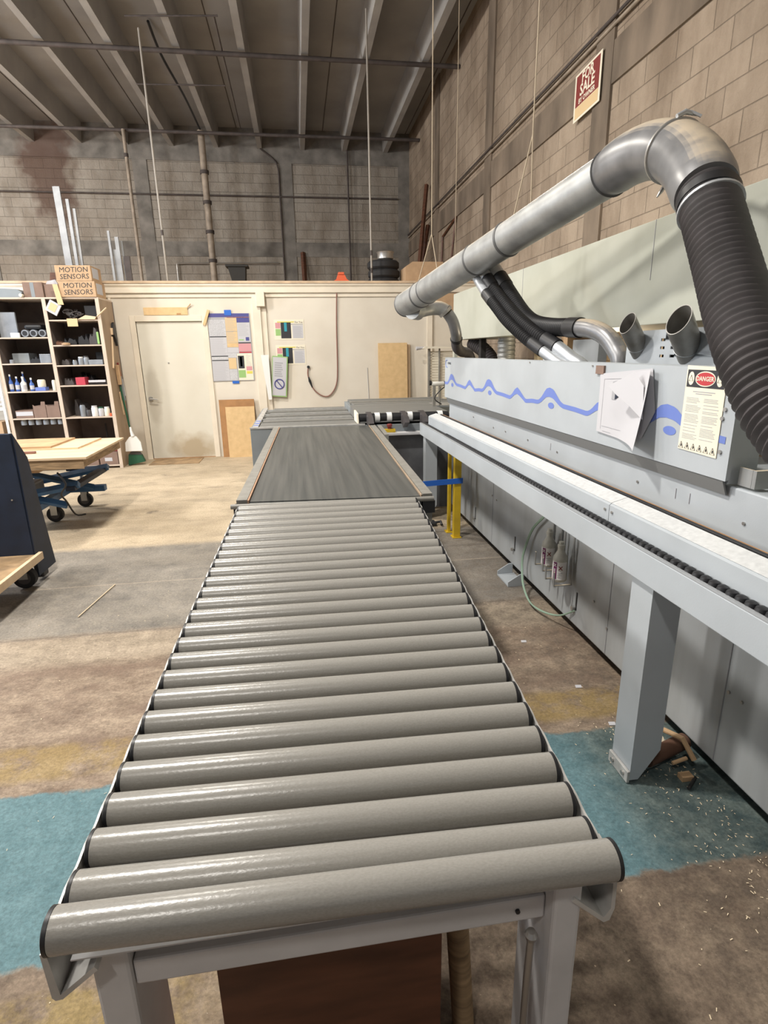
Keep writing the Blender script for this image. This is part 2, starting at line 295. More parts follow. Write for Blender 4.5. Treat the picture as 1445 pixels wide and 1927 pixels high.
# ------------------------------------------------------------------ mesh builder
class MB:
    def __init__(self): self.bm = bmesh.new(); self.bev = False
    def face(self, pts):
        vs = [self.bm.verts.new(p) for p in pts]
        try: return self.bm.faces.new(vs)
        except ValueError: return None
    def box(self, a, b, bev=0.0, T=None):
        a = Vector(a); b = Vector(b)
        r = bmesh.ops.create_cube(self.bm, size=1.0)['verts']
        mtx = Matrix.Translation((a+b)/2) @ Matrix.Diagonal((abs(b.x-a.x), abs(b.y-a.y), abs(b.z-a.z), 1))
        if T is not None: mtx = T @ mtx
        bmesh.ops.transform(self.bm, matrix=mtx, verts=r)
        if bev:
            self.bev = True
            es = list({e for v in r for e in v.link_edges})
            bmesh.ops.bevel(self.bm, geom=es, offset=bev, segments=2, affect='EDGES', profile=0.5)
        return self
    def prism(self, poly, axis, d0, d1, T=None):
        """poly = 2D points in the plane normal to axis, swept from d0 to d1"""
        def P(p, d):
            v = {'X': Vector((d, p[0], p[1])), 'Y': Vector((p[0], d, p[1])), 'Z': Vector((p[0], p[1], d))}[axis]
            return T @ v if T is not None else v
        A = [self.bm.verts.new(P(p, d0)) for p in poly]; B = [self.bm.verts.new(P(p, d1)) for p in poly]
        self.bm.faces.new(A); self.bm.faces.new(B[::-1])
        k = len(poly)
        for i in range(k): self.bm.faces.new((A[i], B[i], B[(i+1) % k], A[(i+1) % k]))
        return self
    def tube(self, pts, rad, seg=16, caps=True, closed=False, frame=None, hollow=0.0):
        pts = [Vector(p) for p in pts]; n = len(pts)
        R = rad if isinstance(rad, (list, tuple)) else [rad]*n
        rings = []; prev = None
        for i, p in enumerate(pts):
            if closed: t = (pts[(i+1) % n]-pts[i-1])
            else: t = (pts[min(i+1, n-1)]-pts[max(i-1, 0)])
            if t.length < 1e-9: t = Vector((0, 0, 1))
            t.normalize()
            if prev is None:
                ref = frame if frame else (Vector((0, 0, 1)) if abs(t.z) < 0.9 else Vector((1, 0, 0)))
                u = ref - t*ref.dot(t)
            else: u = prev - t*prev.dot(t)
            if u.length < 1e-6: u = t.orthogonal()
            u.normalize(); w = t.cross(u); prev = u
            rings.append([self.bm.verts.new(p + R[i]*(math.cos(2*PI*k/seg)*u + math.sin(2*PI*k/seg)*w)) for k in range(seg)])
        m = n if closed else n-1
        for i in range(m):
            a = rings[i]; b = rings[(i+1) % n]
            for k in range(seg): self.bm.faces.new((a[k], a[(k+1) % seg], b[(k+1) % seg], b[k]))
        if caps and not closed:
            self.bm.faces.new(rings[0][::-1]); self.bm.faces.new(rings[-1])
        return self
    def cyl(self, a, b, r, seg=20, r2=None): return self.tube([a, b], [r, r if r2 is None else r2], seg)
    def lathe(self, prof, center, seg=24, T=None):
        """prof = [(radius, z)] around vertical axis at center"""
        c = Vector(center); rings = []
        for r, z in prof:
            row = []
            for k in range(seg):
                v = Vector((r*math.cos(2*PI*k/seg), r*math.sin(2*PI*k/seg), z))
                v = (T @ v) if T is not None else v
                row.append(self.bm.verts.new(c+v))
            rings.append(row)
        for i in range(len(rings)-1):
            for k in range(seg): self.bm.faces.new((rings[i][k], rings[i][(k+1) % seg], rings[i+1][(k+1) % seg], rings[i+1][k]))
        if prof[0][0] > 1e-6: self.bm.faces.new(rings[0][::-1])
        if prof[-1][0] > 1e-6: self.bm.faces.new(rings[-1])
        return self
    def ribbed(self, pts, r, pitch, amp, seg=20):
        """corrugated hose along a polyline (resampled)"""
        P = resample(pts, pitch/6); rr = []
        for i in range(len(P)): rr.append(r + amp*math.cos(i*PI/3))
        return self.tube(P, rr, seg)
    def text(self, s, size, mtx, depth=0.0004, align='CENTER', bold=0.0):
        cu = bpy.data.curves.new('lettering', 'FONT'); cu.body = s; cu.size = size; cu.extrude = depth
        cu.align_x = align; cu.align_y = 'CENTER'; cu.resolution_u = 2; cu.offset = size*bold
        o = bpy.data.objects.new('lettering', cu); scene.collection.objects.link(o)
        dg = bpy.context.evaluated_depsgraph_get(); me = bpy.data.meshes.new_from_object(o.evaluated_get(dg))
        me.transform(mtx); self.bm.from_mesh(me)
        bpy.data.objects.remove(o); bpy.data.curves.remove(cu); bpy.data.meshes.remove(me)
        return self
    def xform(self, T): bmesh.ops.transform(self.bm, matrix=T, verts=self.bm.verts[:]); return self
    def build(self, name, m, parent=None, origin=None, smooth=0.6):
        bmesh.ops.remove_doubles(self.bm, verts=self.bm.verts[:], dist=1e-6)
        bmesh.ops.recalc_face_normals(self.bm, faces=self.bm.faces[:])
        if parent is not None: off = wloc(parent)
        elif origin is not None: off = Vector(origin)
        else:
            co = [v.co for v in self.bm.verts]
            off = Vector(((min(c.x for c in co)+max(c.x for c in co))/2, (min(c.y for c in co)+max(c.y for c in co))/2, min(c.z for c in co)))
        me = bpy.data.meshes.new(name)
        bmesh.ops.translate(self.bm, vec=-off, verts=self.bm.verts[:])
        self.bm.to_mesh(me); self.bm.free()
        if isinstance(m, (list, tuple)):
            for x in m: me.materials.append(M[x])
        else: me.materials.append(M[m])
        me.shade_smooth(); me.set_sharp_from_angle(angle=0.3 if self.bev else smooth)
        o = bpy.data.objects.new(name, me); C.objects.link(o)
        if parent is not None: o.parent = parent
        else: o.location = off
        return o

def wloc(o):
    v = Vector((0, 0, 0))
    while o is not None: v += o.location; o = o.parent
    return v
def resample(pts, step):
    P = [Vector(p) for p in pts]; out = []
    # Catmull-Rom then equal steps
    dense = []
    for i in range(len(P)-1):
        p0 = P[max(i-1, 0)]; p1 = P[i]; p2 = P[i+1]; p3 = P[min(i+2, len(P)-1)]
        for k in range(24):
            t = k/24; dense.append(0.5*((2*p1)+(-p0+p2)*t+(2*p0-5*p1+4*p2-p3)*t*t+(-p0+3*p1-3*p2+p3)*t**3))
    dense.append(P[-1]); out = [dense[0]]; acc = 0
    for a, b in zip(dense, dense[1:]):
        d = (b-a).length
        while acc + d >= step and d > 0:
            f = (step-acc)/d; a = a.lerp(b, f); out.append(a.copy()); d = (b-a).length; acc = 0
        acc += d
    return out
def tag(o, label, cat, group=None, kind=None):
    o['label'] = label; o['category'] = cat
    if group: o['group'] = group
    if kind: o['kind'] = kind
    return o
def thing(name, loc, label, cat, group=None):
    o = bpy.data.objects.new(name, None); C.objects.link(o); o.location = loc; o.empty_display_size = 0.05
    return tag(o, label, cat, group)
def struct(name, mb, m):
    o = mb.build(name, m, origin=(0, 0, 0)); o['kind'] = 'structure'; return o
def lab(o, s): o['label'] = s; return o
def copy_tree(o, parent=None):
    c = o.copy(); C.objects.link(c); c.parent = parent
    for ch in list(o.children): copy_tree(ch, c)
    return c
def frame_to(p, xdir, zdir):
    """matrix placing local XY plane text: x along xdir, y along zdir"""
    x = Vector(xdir).normalized(); y = Vector(zdir).normalized(); z = x.cross(y)
    return Matrix(((x.x, y.x, z.x, p[0]), (x.y, y.y, z.y, p[1]), (x.z, y.z, z.z, p[2]), (0, 0, 0, 1)))

# ================================================================== SETTING
RW = 3.0; BW = 15.35; OW = 8.92
struct('floor', MB().box((-14, -8, -0.1), (RW, BW, 0)), 'floor')
struct('wall_right', MB().box((RW, -8, 0), (RW+0.25, BW+0.25, 7.0)), 'block_right')
struct('wall_back', MB().box((-14, BW, 0), (RW, BW+0.25, 7.0)), 'block_back')
# bond beams and pilasters stand a little proud of the block work
struct('trim_1', MB().box((-14, BW-0.03, 5.91), (RW, BW, 6.9)), 'beam_conc')
struct('trim_2', MB().box((-14, BW-0.02, 3.85), (RW, BW, 4.18)), 'beam_conc')
struct('trim_3', MB().box((RW-0.02, -8, 3.86), (RW, BW, 4.20)), 'pilaster_right')
n_ = 4
for x0, x1 in ((-3.54, -3.22), (-0.18, 0.12), (2.72, 3.0), (-7.1, -6.8)):
    struct('trim_%d' % n_, MB().box((x0, BW-0.025, 0), (x1, BW, 5.91)), 'beam_conc'); n_ += 1
for y0, y1 in ((5.60, 5.92), (8.95, 9.25), (12.2, 12.5), (2.3, 2.6), (-1.0, -0.7)):
    struct('trim_%d' % n_, MB().box((RW-0.025, y0, 0), (RW, y1, 7.0)), 'pilaster_right'); n_ += 1
# double tee ceiling
struct('ceiling', MB().box((-14, -8, 6.62), (RW, BW, 6.85)), 'ceiling')
for k in range(-13, 3):
    x = 0.395 + 1.004*k
    struct('trim_%d' % n_, MB().prism([(x-0.055, 6.20), (x+0.055, 6.20), (x+0.095, 6.63), (x-0.095, 6.63)], 'Y', -8, BW-0.001), 'stem'); n_ += 1
for k in range(-7, 2):
    x = 0.893 + 2.008*k
    struct('trim_%d' % n_, MB().box((x-0.007, -8, 6.612), (x+0.007, BW, 6.63)), 'pipe'); n_ += 1

# office box below the mezzanine
w = MB()
dx0, dx1, dz = -2.30, -1.345, 2.025
w.box((-14, OW, 0), (dx0, OW+0.12, 2.40)); w.box((dx1, OW, 0), (2.99, OW+0.12, 2.40)); w.box((dx0, OW, dz), (dx1, OW+0.12, 2.40))
struct('wall_office', w, 'office')
struct('trim_%d' % n_, MB().prism([(OW-0.035, 2.40), (OW-0.035, 2.475), (OW-0.055, 2.50), (OW-0.055, 2.525), (OW+0.12, 2.525), (OW+0.12, 2.40)], 'X', -14, 2.99), 'trim'); n_ += 1
struct('trim_%d' % n_, MB().box((-14, OW-0.02, 2.34), (2.99, OW-0.001, 2.375)), 'trim'); n_ += 1
struct('mezzanine_deck', MB().box((-14, OW-0.07, 2.526), (2.99, BW-0.001, 2.556)), 'deck')
# posts and battens on the office wall
struct('trim_%d' % n_, MB().box((-0.62, OW-0.05, 0), (-0.50, OW-0.001, 2.34), 0.004), 'trim'); n_ += 1
struct('trim_%d' % n_, MB().box((-0.50, OW-0.025, 0), (-0.42, OW-0.001, 2.34), 0.004), 'trim'); n_ += 1
struct('trim_%d' % n_, MB().box((-2.62, OW-0.015, 0), (-2.58, OW-0.001, 2.34)), 'trim'); n_ += 1
struct('trim_%d' % n_, MB().box((2.02, OW-0.03, 0), (2.10, OW-0.001, 2.34)), 'trim'); n_ += 1
# door
df = MB()
df.box((dx0-0.065, OW-0.022, 0), (dx0+0.012, OW-0.001, dz+0.07), 0.004); df.box((dx1-0.012, OW-0.022, 0), (dx1+0.065, OW-0.001, dz+0.07), 0.004)
df.box((dx0+0.0125, OW-0.022, dz-0.012), (dx1-0.0125, OW-0.001, dz+0.07), 0.004)
struct('trim_%d' % n_, df, 'trim'); n_ += 1
door = struct('door_1', MB().box((dx0+0.016, OW+0.012, 0.008), (dx1-0.016, OW+0.05, dz-0.016)), 'door')
h = MB(); h.cyl((-2.215, OW+0.012, 0.915), (-2.215, OW-0.01, 0.915), 0.032, 24); h.cyl((-2.215, OW-0.01, 0.915), (-2.215, OW-0.05, 0.915), 0.012)
h.tube([(-2.215, OW-0.045, 0.915), (-2.17, OW-0.05, 0.912), (-2.10, OW-0.048, 0.905)], [0.012, 0.010, 0.008], 12)
h.build('door_handle', 'steel', door)
MB().cyl((-1.90, OW+0.012, 1.43), (-1.90, OW+0.002, 1.43), 0.010, 12).build('peephole', 'steel', door)
struct('trim_%d' % n_, MB().box((dx0, OW-0.005, 0), (dx1, OW+0.12, 0.007)), 'mdf'); n_ += 1

# ================================================================== ROLLER CONVEYOR
U = Vector((math.sin(.044)*math.cos(.051), math.cos(.044)*math.cos(.051), math.sin(.051)))
A = Vector((math.cos(.044), -math.sin(.044), 0.005)).normalized()
N = A.cross(U).normalized()
C2 = Vector((0.025, 0.707, 0.759)); WR = 0.815
TR = Matrix(((A.x, U.x, N.x, C2.x), (A.y, U.y, N.y, C2.y), (A.z, U.z, N.z, C2.z), (0, 0, 0, 1)))   # local conveyor frame
conv = thing('roller_conveyor', (0.05, 1.5, 0), 'long gravity conveyor of grey rollers on a grey steel frame, sloping to the front', 'conveyor')
def roller(c, a, name='roller'):
    c = Vector(c); a = Vector(a).normalized()
    o = MB().tube([c-a*WR/2, c+a*WR/2], 0.0295, 40).build(name, 'roller', conv)
    for s in (-1, 1):
        e = c + a*s*WR/2
        MB().tube([e+a*s*0.0005, e+a*s*0.006, e+a*s*0.009], [0.030, 0.030, 0.024], 32).build('end_cap', 'black', o)
    return o
for i in range(25):
    roller(TR @ Vector((random.uniform(-.0015, .0015), 0.075*i, 0)), A)
lab(roller((0.033, 0.631, 0.786), (1, -0.010, -0.020)), 'front roller, sitting a little higher than the rest')
for s in (-1, 1):
    x0 = s*(WR/2+0.0125); x1 = x0+s*0.004
    m = MB()
    k = 0; top = []; y = -0.065
    while y < 1.86:                      # gently wavy folded top edge with dips between the rollers
        top.append((y, 0.012+0.0022*math.cos(2*PI*y/0.075))); y += 0.0125
    poly = [(1.86, -0.085), (-0.02, -0.085), (-0.07, -0.02)] + top
    m.prism(poly, 'X', min(x0, x1), max(x0, x1), TR)
    m.box((min(x0, x0-s*0.035), -0.02, -0.088), (max(x0, x0-s*0.035), 1.86, -0.084), T=TR)
    r = m.build('side_rail', 'rail', conv, smooth=0.9)
    b = MB()
    for i in range(25):
        b.cyl(TR @ Vector((x1, 0.075*i, 0)), TR @ Vector((x1+s*0.004, 0.075*i, 0)), 0.006, 8)
    b.build('axle_bolts', 'steel', r)
# folded triangular end gussets
for s in (-1, 1):
    if s > 0: poly = [(0.463, 0.752), (0.465, 0.661), (0.458, 0.637), (0.448, 0.634), (0.388, 0.690), (0.393, 0.696), (0.447, 0.645), (0.458, 0.662), (0.456, 0.752)]
    else: poly = [(-0.402, 0.752), (-0.400, 0.668), (-0.396, 0.662), (-0.386, 0.663), (-0.332, 0.708), (-0.336, 0.715), (-0.388, 0.672), (-0.394, 0.752)]
    MB().prism(poly, 'Y', 0.636, 0.698).build('gusset', 'rail', conv)
# legs and cross bars
for (xa, xb, ya) in ((-0.355, -0.300, 0.662), (0.360, 0.408, 0.640)):
    MB().box((xa, ya, 0.004), (xb, ya+0.135, 0.722), 0.006).build('leg', 'frame', conv)
for (xa, xb) in ((-0.335, -0.285), (0.425, 0.475)):
    MB().box((xa, 2.30, 0.004), (xb, 2.38, 0.78), 0.006).build('leg', 'frame', conv)
MB().box((-0.299, 0.668, 0.622), (0.359, 0.722, 0.672), 0.004).build('crossbar', 'frame', conv)
MB().box((-0.299, 0.700, 0.676), (0.359, 0.745, 0.712), 0.004).build('crossbar', 'frame', conv)
MB().box((-0.284, 2.32, 0.62), (0.424, 2.36, 0.70), 0.004).build('crossbar', 'frame', conv)
MB().box((-0.36, 0.628, 0.742), (0.44, 0.70, 0.7445)).build('front_lip', 'frame', conv)
hk = MB(); hk.tube([(0.330, 0.66, 0.0), (0.332, 0.66, 0.50), (0.334, 0.66, 0.592)], 0.0065, 12)
hk.lathe([(0.0, 0.0), (0.009, 0.003), (0.011, 0.012), (0.007, 0.020), (0.0, 0.022)], (0.334, 0.66, 0.588), 16)
hk.build('lock_lever', 'steel', conv)
for (x, y, z) in ((0.31, 0.667, 0.648), (-0.335, 0.661, 0.45), (0.385, 0.639, 0.40)):
    MB().cyl((x, y-0.003, z), (x, y+0.004, z), 0.004, 10).build('bolt', 'black', conv)

# things stored beneath the conveyor front
bb = thing('wooden_crate', (0.0, 0.91, 0), 'dark brown wooden box standing beneath the front of the roller conveyor', 'box')
MB().box((-0.206, 0.765, 0.001), (0.208, 0.783, 0.53), 0.002).build('front_panel', 'brownboard', bb)
MB().box((-0.206, 0.7835, 0.001), (-0.188, 1.06, 0.53), 0.002).build('side_panel', 'brownboard', bb)
MB().box((0.190, 0.7835, 0.001), (0.208, 1.06, 0.53), 0.002).build('side_panel', 'brownboard', bb)
MB().box((-0.1875, 1.045, 0.001), (0.1895, 1.06, 0.53), 0.002).build('back_panel', 'brownboard', bb)
MB().box((-0.1875, 0.7835, 0.51), (0.1895, 1.0445, 0.53), 0.002).build('lid', 'brownboard', bb)
tag(MB().tube([(0.300, 0.90, 0.002), (0.268, 0.92, 0.56)], 0.026, 14).build('wooden_pole', 'ply_edge'), 'short round wooden pole leaning under the conveyor, right of the brown box', 'pole')

# ================================================================== BELT CONVEYOR
belt = thing('belt_conveyor', (0.17, 3.9, 0), 'dark grey belt conveyor between the rollers and the return table', 'conveyor')
nl, nr, fl, fr = (-0.262, 2.60), (0.545, 2.54), (-0.196, 5.28), (0.622, 5.23)
zb = 0.876
MB().prism([nl, nr, fr, fl], 'Z', 0.80, zb).build('belt', 'belt', belt)
def quadp(p, q, off0, off1):
    d = Vector((q[0]-p[0], q[1]-p[1])); nrm = Vector((d.y, -d.x)).normalized()
    return [(p[0]+nrm.x*off0, p[1]+nrm.y*off0), (q[0]+nrm.x*off0, q[1]+nrm.y*off0), (q[0]+nrm.x*off1, q[1]+nrm.y*off1), (p[0]+nrm.x*off1, p[1]+nrm.y*off1)]
MB().prism(quadp(nl, fl, -0.004, -0.012), 'Z', 0.79, 0.883).build('copper_edge', 'copper', belt)
MB().prism(quadp(nr, fr, 0.004, 0.009), 'Z', 0.79, 0.883).build('edge_strip', 'shelf_side', belt)
MB().prism(quadp(nl, fl, -0.0125, -0.062), 'Z', 0.74, 0.886).build('side_rail', 'belt_rail', belt)
MB().prism(quadp(nr, fr, 0.0125, 0.060), 'Z', 0.74, 0.886).build('side_rail', 'belt_rail', belt)
MB().cyl((-0.262, 2.585, 0.850), (0.545, 2.525, 0.850), 0.024, 24).build('end_roller', 'belt', belt)
e = MB(); e.tube([(-0.345, 2.555, 0.868), (0.60, 2.490, 0.873)], 0.012, 12); e.build('end_bar', 'belt_rail', belt)
e = MB(); e.box((-0.335, 2.56, 0.80), (-0.262, 2.64, 0.86)); e.build('end_bracket', 'black', belt)
e = MB(); e.box((0.550, 2.50, 0.80), (0.61, 2.58, 0.86)); e.build('end_bracket', 'black', belt)
for (x, y) in ((-0.29, 2.9), (0.53, 2.9), (-0.25, 4.9), (0.58, 4.9)):
    MB().box((x-0.03, y-0.03, 0.004), (x+0.03, y+0.03, 0.739), 0.004).build('leg', 'frame', belt)
e = MB(); e.prism([(0.675, 4.55), (0.71, 4.55), (0.735, 5.15), (0.70, 5.15)], 'Z', 0.82, 0.884); e.build('rail_extension', 'belt_rail', belt)

# ================================================================== RETURN TABLE (transverse belts)
rt_ = thing('return_conveyor', (0.5, 6.2, 0), 'low transverse return conveyor with grey cabinet and many side-by-side belts', 'conveyor')
m = MB(); m.box((-0.475, 5.31, 0.02), (1.38, 5.335, 0.868), 0.003); m.box((-0.475, 5.336, 0.02), (-0.455, 7.3, 0.868)); m.box((-0.45, 5.34, 0.80), (1.40, 7.28, 0.85))
m.build('cabinet', 'blue_paint', rt_)
MB().box((0.62, 5.296, 0.02), (1.42, 5.309, 0.772)).build('front_panel', 'dark_panel', rt_)
MB().box((0.62, 5.20, 0.775), (1.36, 5.31, 0.80), 0.004).build('front_ledge', 'frame', rt_)
MB().prism([(-0.478, 5.305), (0.60, 5.285), (0.60, 5.318), (-0.478, 5.338)], 'Z', 0.869, 0.884).build('front_edge_trim', 'rail', rt_)
for i, (ya, yb) in enumerate(((5.36, 5.72), (5.75, 5.98), (6.02, 6.22), (6.27, 6.45), (6.50, 6.68), (6.74, 6.94), (6.99, 7.20))):
    dxx = -0.40+0.012*i
    MB().box((dxx, ya, 0.852), (0.55, yb, 0.876), 0.006).build('transfer_belt', 'belt2', rt_)
for i, yy in enumerate((5.735, 6.0, 6.245, 6.475, 6.71, 6.965)):
    MB().box((-0.42, yy-0.008, 0.852), (0.58, yy+0.008, 0.884)).build('belt_divider', 'rail' if i % 2 else 'belt_rail', rt_)
MB().box((-0.455, 5.345, 0.869), (-0.405, 7.25, 0.882)).build('edge_strip', 'rail', rt_)
for (ya, yb) in ((5.44, 5.50), (5.60, 5.68), (5.78, 5.86)):
    MB().box((-0.452, ya, 0.8825), (-0.408, yb, 0.8835)).build('blue_mark', 'blue_logo', rt_)
# raised right-hand block
MB().box((0.56, 6.40, 0.852), (1.80, 7.25, 0.935), 0.004).build('raised_frame', 'blue_paint', rt_)
for i, (ya, yb) in enumerate(((6.46, 6.72), (6.78, 7.02), (7.08, 7.22))):
    MB().box((0.60, ya, 0.936), (1.78, yb, 0.962), 0.006).build('transfer_belt', 'belt2', rt_)
MB().box((0.59, 6.725, 0.936), (1.79, 6.775, 0.968)).build('belt_divider', 'belt_rail', rt_)
MB().box((0.62, 6.40, 0.936), (1.78, 6.45, 0.958)).build('belt_divider', 'rail', rt_)
MB().box((1.0, 6.30, 0.936), (1.74, 6.36, 0.95)).build('guide_strip', 'rail', rt_)
e = MB(); e.prism([(5.36, 0.886), (5.42, 0.968), (6.25, 0.975), (6.25, 0.886)], 'X', 0.545, 1.44); e.build('black_transfer_belt', 'belt2', rt_)
e = MB(); e.cyl((0.555, 5.39, 0.930), (1.44, 5.39, 0.930), 0.040, 28); e.build('drive_roller', 'black', rt_)
e = MB(); e.prism([(5.33, 0.885), (5.36, 0.975), (5.62, 0.985), (5.62, 0.885)], 'X', 0.528, 0.5445); e.build('roller_end_plate', 'cream_paper', rt_)
for x in (0.728, 0.846, 1.05, 1.35):
    MB().cyl((x-0.024, 5.39, 0.930), (x+0.024, 5.39, 0.930), 0.047, 28).build('white_collar', 'white', rt_)
for x in (0.648, 0.985, 1.17):
    e = MB(); e.prism([(5.28, 0.84), (5.16, 0.90), (5.20, 0.945), (5.40, 0.985), (5.48, 0.975), (5.36, 0.90)], 'X', x-0.022, x+0.022)
    e.box((x-0.028, 5.285, 0.87), (x+0.028, 5.345, 0.96), 0.006); e.build('guide_bracket', 'hose_grey', rt_)
es = thing('emergency_stop_box', (0.82, 5.25, 0.801), 'small yellow box with red push button on the return conveyor ledge', 'button')
MB().box((0.775, 5.235, 0.801), (0.885, 5.29, 0.832), 0.006).build('base', 'yellow', es)
MB().lathe([(0.018, 0.0), (0.018, 0.018), (0.026, 0.022), (0.026, 0.042), (0.018, 0.048)], (0.83, 5.262, 0.8325), 20).build('button', 'maroon', es)
# loose sensor hardware at the machine end
se = thing('limit_switch_bracket', (1.46, 5.9, 0.976), 'small bracket of switches and wires at the far machine corner', 'bracket')
e = MB(); e.box((1.40, 5.88, 0.976), (1.43, 5.90, 1.22)); e.box((1.47, 5.88, 0.976), (1.485, 5.90, 1.17)); e.build('posts', 'steel', se)
e = MB(); e.cyl((1.385, 5.89, 1.205), (1.52, 5.89, 1.205), 0.022, 14); e.build('knob', 'white', se)
e = MB(); e.cyl((1.36, 5.89, 1.215), (1.384, 5.89, 1.215), 0.026, 14); e.box((1.521, 5.87, 1.18), (1.56, 5.91, 1.23)); e.build('grip', 'black', se)
e = MB(); e.tube(resample([(1.53, 5.86, 1.18), (1.45, 5.84, 1.12), (1.41, 5.84, 1.05), (1.50, 5.84, 0.985)], 0.02), 0.006, 8); e.build('wire', 'black', se)

# ================================================================== EDGE BANDING MACHINE
mach = thing('edge_banding_machine', (1.8, 2.9, 0), 'long pale grey edge banding machine with wave graphic guard and dust hood', 'machine')
MB().box((1.43, -1.2, 0.072), (2.50, 5.29, 0.895), 0.008).build('cabinet', 'machine_dirty', mach)
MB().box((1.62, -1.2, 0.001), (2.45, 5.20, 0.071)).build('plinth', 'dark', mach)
for yy in (4.62, 3.98, 2.28, 1.52):
    MB().box((1.4275, yy-0.0015, 0.08), (1.4298, yy+0.0015, 0.92)).build('panel_gap', 'greyink', mach)
for yy, zz in ((4.40, 0.20), (3.50, 0.235), (2.595, 0.215)):
    hh = MB(); hh.box((1.4270, yy-0.006, zz-0.05), (1.4299, yy+0.006, zz+0.055)); o = hh.build('lock_slot', 'black', mach)
    MB().cyl((1.4269, yy+0.02, zz-0.045), (1.412, yy+0.02, zz-0.045), 0.012, 14).build('lock_knob', 'steel', o)
for yy, zz in ((1.95, 0.40), (1.96, 0.30), (1.50, 0.38), (1.44, 0.38), (2.42, 0.30), (2.28, 0.22), (3.9, 0.45), (4.0, 0.46)):
    MB().cyl((1.4299, yy, zz), (1.424, yy, zz), 0.006, 10).build('bolt', 'steel', mach)
# body above the working line
MB().box((1.42, -1.2, 0.896), (1.92, 5.28, 1.092), 0.006).build('upper_body', 'machine', mach)
for yy, zz in ((4.5, 1.01), (4.0, 0.985), (3.75, 0.99), (3.35, 0.99), (2.15, 0.99), (1.55, 0.985), (2.93, 0.985)):
    MB().cyl((1.4199, yy, zz), (1.415, yy, zz), 0.006, 8).build('bolt', 'steel', mach)
for yy in (1.90, 1.82, 3.02):
    MB().box((1.4175, yy-0.0015, 0.98), (1.4198, yy+0.0015, 1.02)).build('slot', 'greyink', mach)
# guard with the graphic
GX = 1.385
g = MB(); g.prism([(GX, 1.118), (GX, 1.478), (GX+0.016, 1.482), (GX+0.030, 1.482), (GX+0.030, 1.46), (GX+0.016, 1.46), (GX+0.016, 1.118), (GX, 1.112)], 'Y', 1.62, 5.33)
guard = g.build('guard_panel', 'machine', mach)
MB().prism([(GX+0.003, 1.109), (GX+0.022, 1.060), (GX+0.027, 1.061), (GX+0.010, 1.111)], 'Y', 1.635, 5.28).build('guard_shadow_strip', 'guard_shadow', guard)  # lip enlarged to show the shadow the guard casts on the body
MB().box((GX+0.02, 1.63, 1.10), (GX+0.12, 1.645, 1.47)).build('guard_end_plate', 'machine', mach)
# wave graphic: periodic band with a big and a small peak
centre = []
def wave_z(y):
    t = ((5.087-y) % 1.04)/1.04
    k = [(0.0, 1.312), (0.05, 1.305), (0.13, 1.262), (0.17, 1.250), (0.30, 1.246), (0.42, 1.238), (0.455, 1.250), (0.50, 1.278), (0.54, 1.290), (0.58, 1.278), (0.68, 1.236), (0.78, 1.246), (0.86, 1.246), (0.90, 1.262), (0.96, 1.305), (1.0, 1.312)]
    for (a, za), (b, zb_) in zip(k, k[1:]):
        if a <= t <= b: return za+(zb_-za)*((t-a)/(b-a))
    return 1.25
g = MB(); ys = [5.325-0.02*i for i in range(int((5.325-1.63)/0.02)+1)]; prev = None
for y_ in ys:
    z_ = wave_z(y_); h_ = 0.012+0.013*max(0, (z_-1.25)/0.06)
    cur = (g.bm.verts.new((GX-0.0012, y_, z_-h_)), g.bm.verts.new((GX-0.0012, y_, z_+h_)))
    if prev: g.bm.faces.new((prev[0], cur[0], cur[1], prev[1]))
    prev = cur
for k in range(4):
    yc = 5.056-1.04*k; g.prism([(yc+0.038*math.cos(2*PI*q/24), 1.240+0.017*math.sin(2*PI*q/24)) for q in range(24)], 'X', GX-0.0012, GX-0.0002)
g.build('wave_graphic', 'blue_logo', guard)
g = MB(); g.text('HOMAG', 0.030, frame_to((GX-0.0008, 5.17, 1.428), (0, -1, 0), (0, 0, 1)))
g.build('maker_lettering', 'ink', guard)
g = MB(); g.tube([(GX-0.001, 5.24, 1.455), (GX-0.001, 5.29, 1.455), (GX-0.001, 5.30, 1.43), (GX-0.001, 5.29, 1.40), (GX-0.001, 5.24, 1.39)], 0.003, 6); g.build('maker_emblem', 'blue_logo', guard)
for y, z in ((1.665, 1.345), (1.672, 1.315), (1.660, 1.205), (2.55, 1.465), (3.3, 1.468)):
    MB().cyl((GX-0.006, y, z), (GX, y, z), 0.007 if y < 2 else 0.004, 12).build('bolt', 'steel', guard)
# bracket box past the guard end
e = MB(); e.box((1.43, 1.545, 1.10), (1.60, 1.560, 1.16)); e.box((1.43, 1.561, 1.10), (1.437, 1.618, 1.16)); e.build('end_bracket', 'galv', mach)
# pressure beam, chain, support beam
MB().prism([(1.150, 0.888), (1.150, 0.968), (1.158, 0.974), (1.222, 0.992), (1.232, 0.985), (1.232, 0.888)], 'Y', -1.0, 1.902).build('pressure_beam', 'machine', mach)
MB().prism([(1.150, 0.888), (1.150, 0.968), (1.158, 0.974), (1.222, 0.992), (1.232, 0.985), (1.232, 0.888)], 'Y', 1.905, 5.0).build('pressure_beam', 'machine', mach)
for ya, yb in ((-1.0, 1.902), (1.905, 5.0)):
    MB().prism([(1.157, 0.9742), (1.222, 0.9925), (1.2215, 0.9945), (1.156, 0.976)], 'Y', ya, yb).build('bevel_cover', 'lightmetal', mach)
MB().box((1.234, -1.0, 0.93), (1.250, 4.90, 0.996), 0.002).build('top_belt', 'black', mach)
MB().box((1.2505, -1.0, 0.93), (1.262, 4.90, 0.993)).build('wood_strip', 'mdf', mach)
for yy in (1.88, 1.93):
    MB().cyl((1.1499, yy, 0.945), (1.145, yy, 0.945), 0.0055, 12).build('bolt', 'steel', mach)
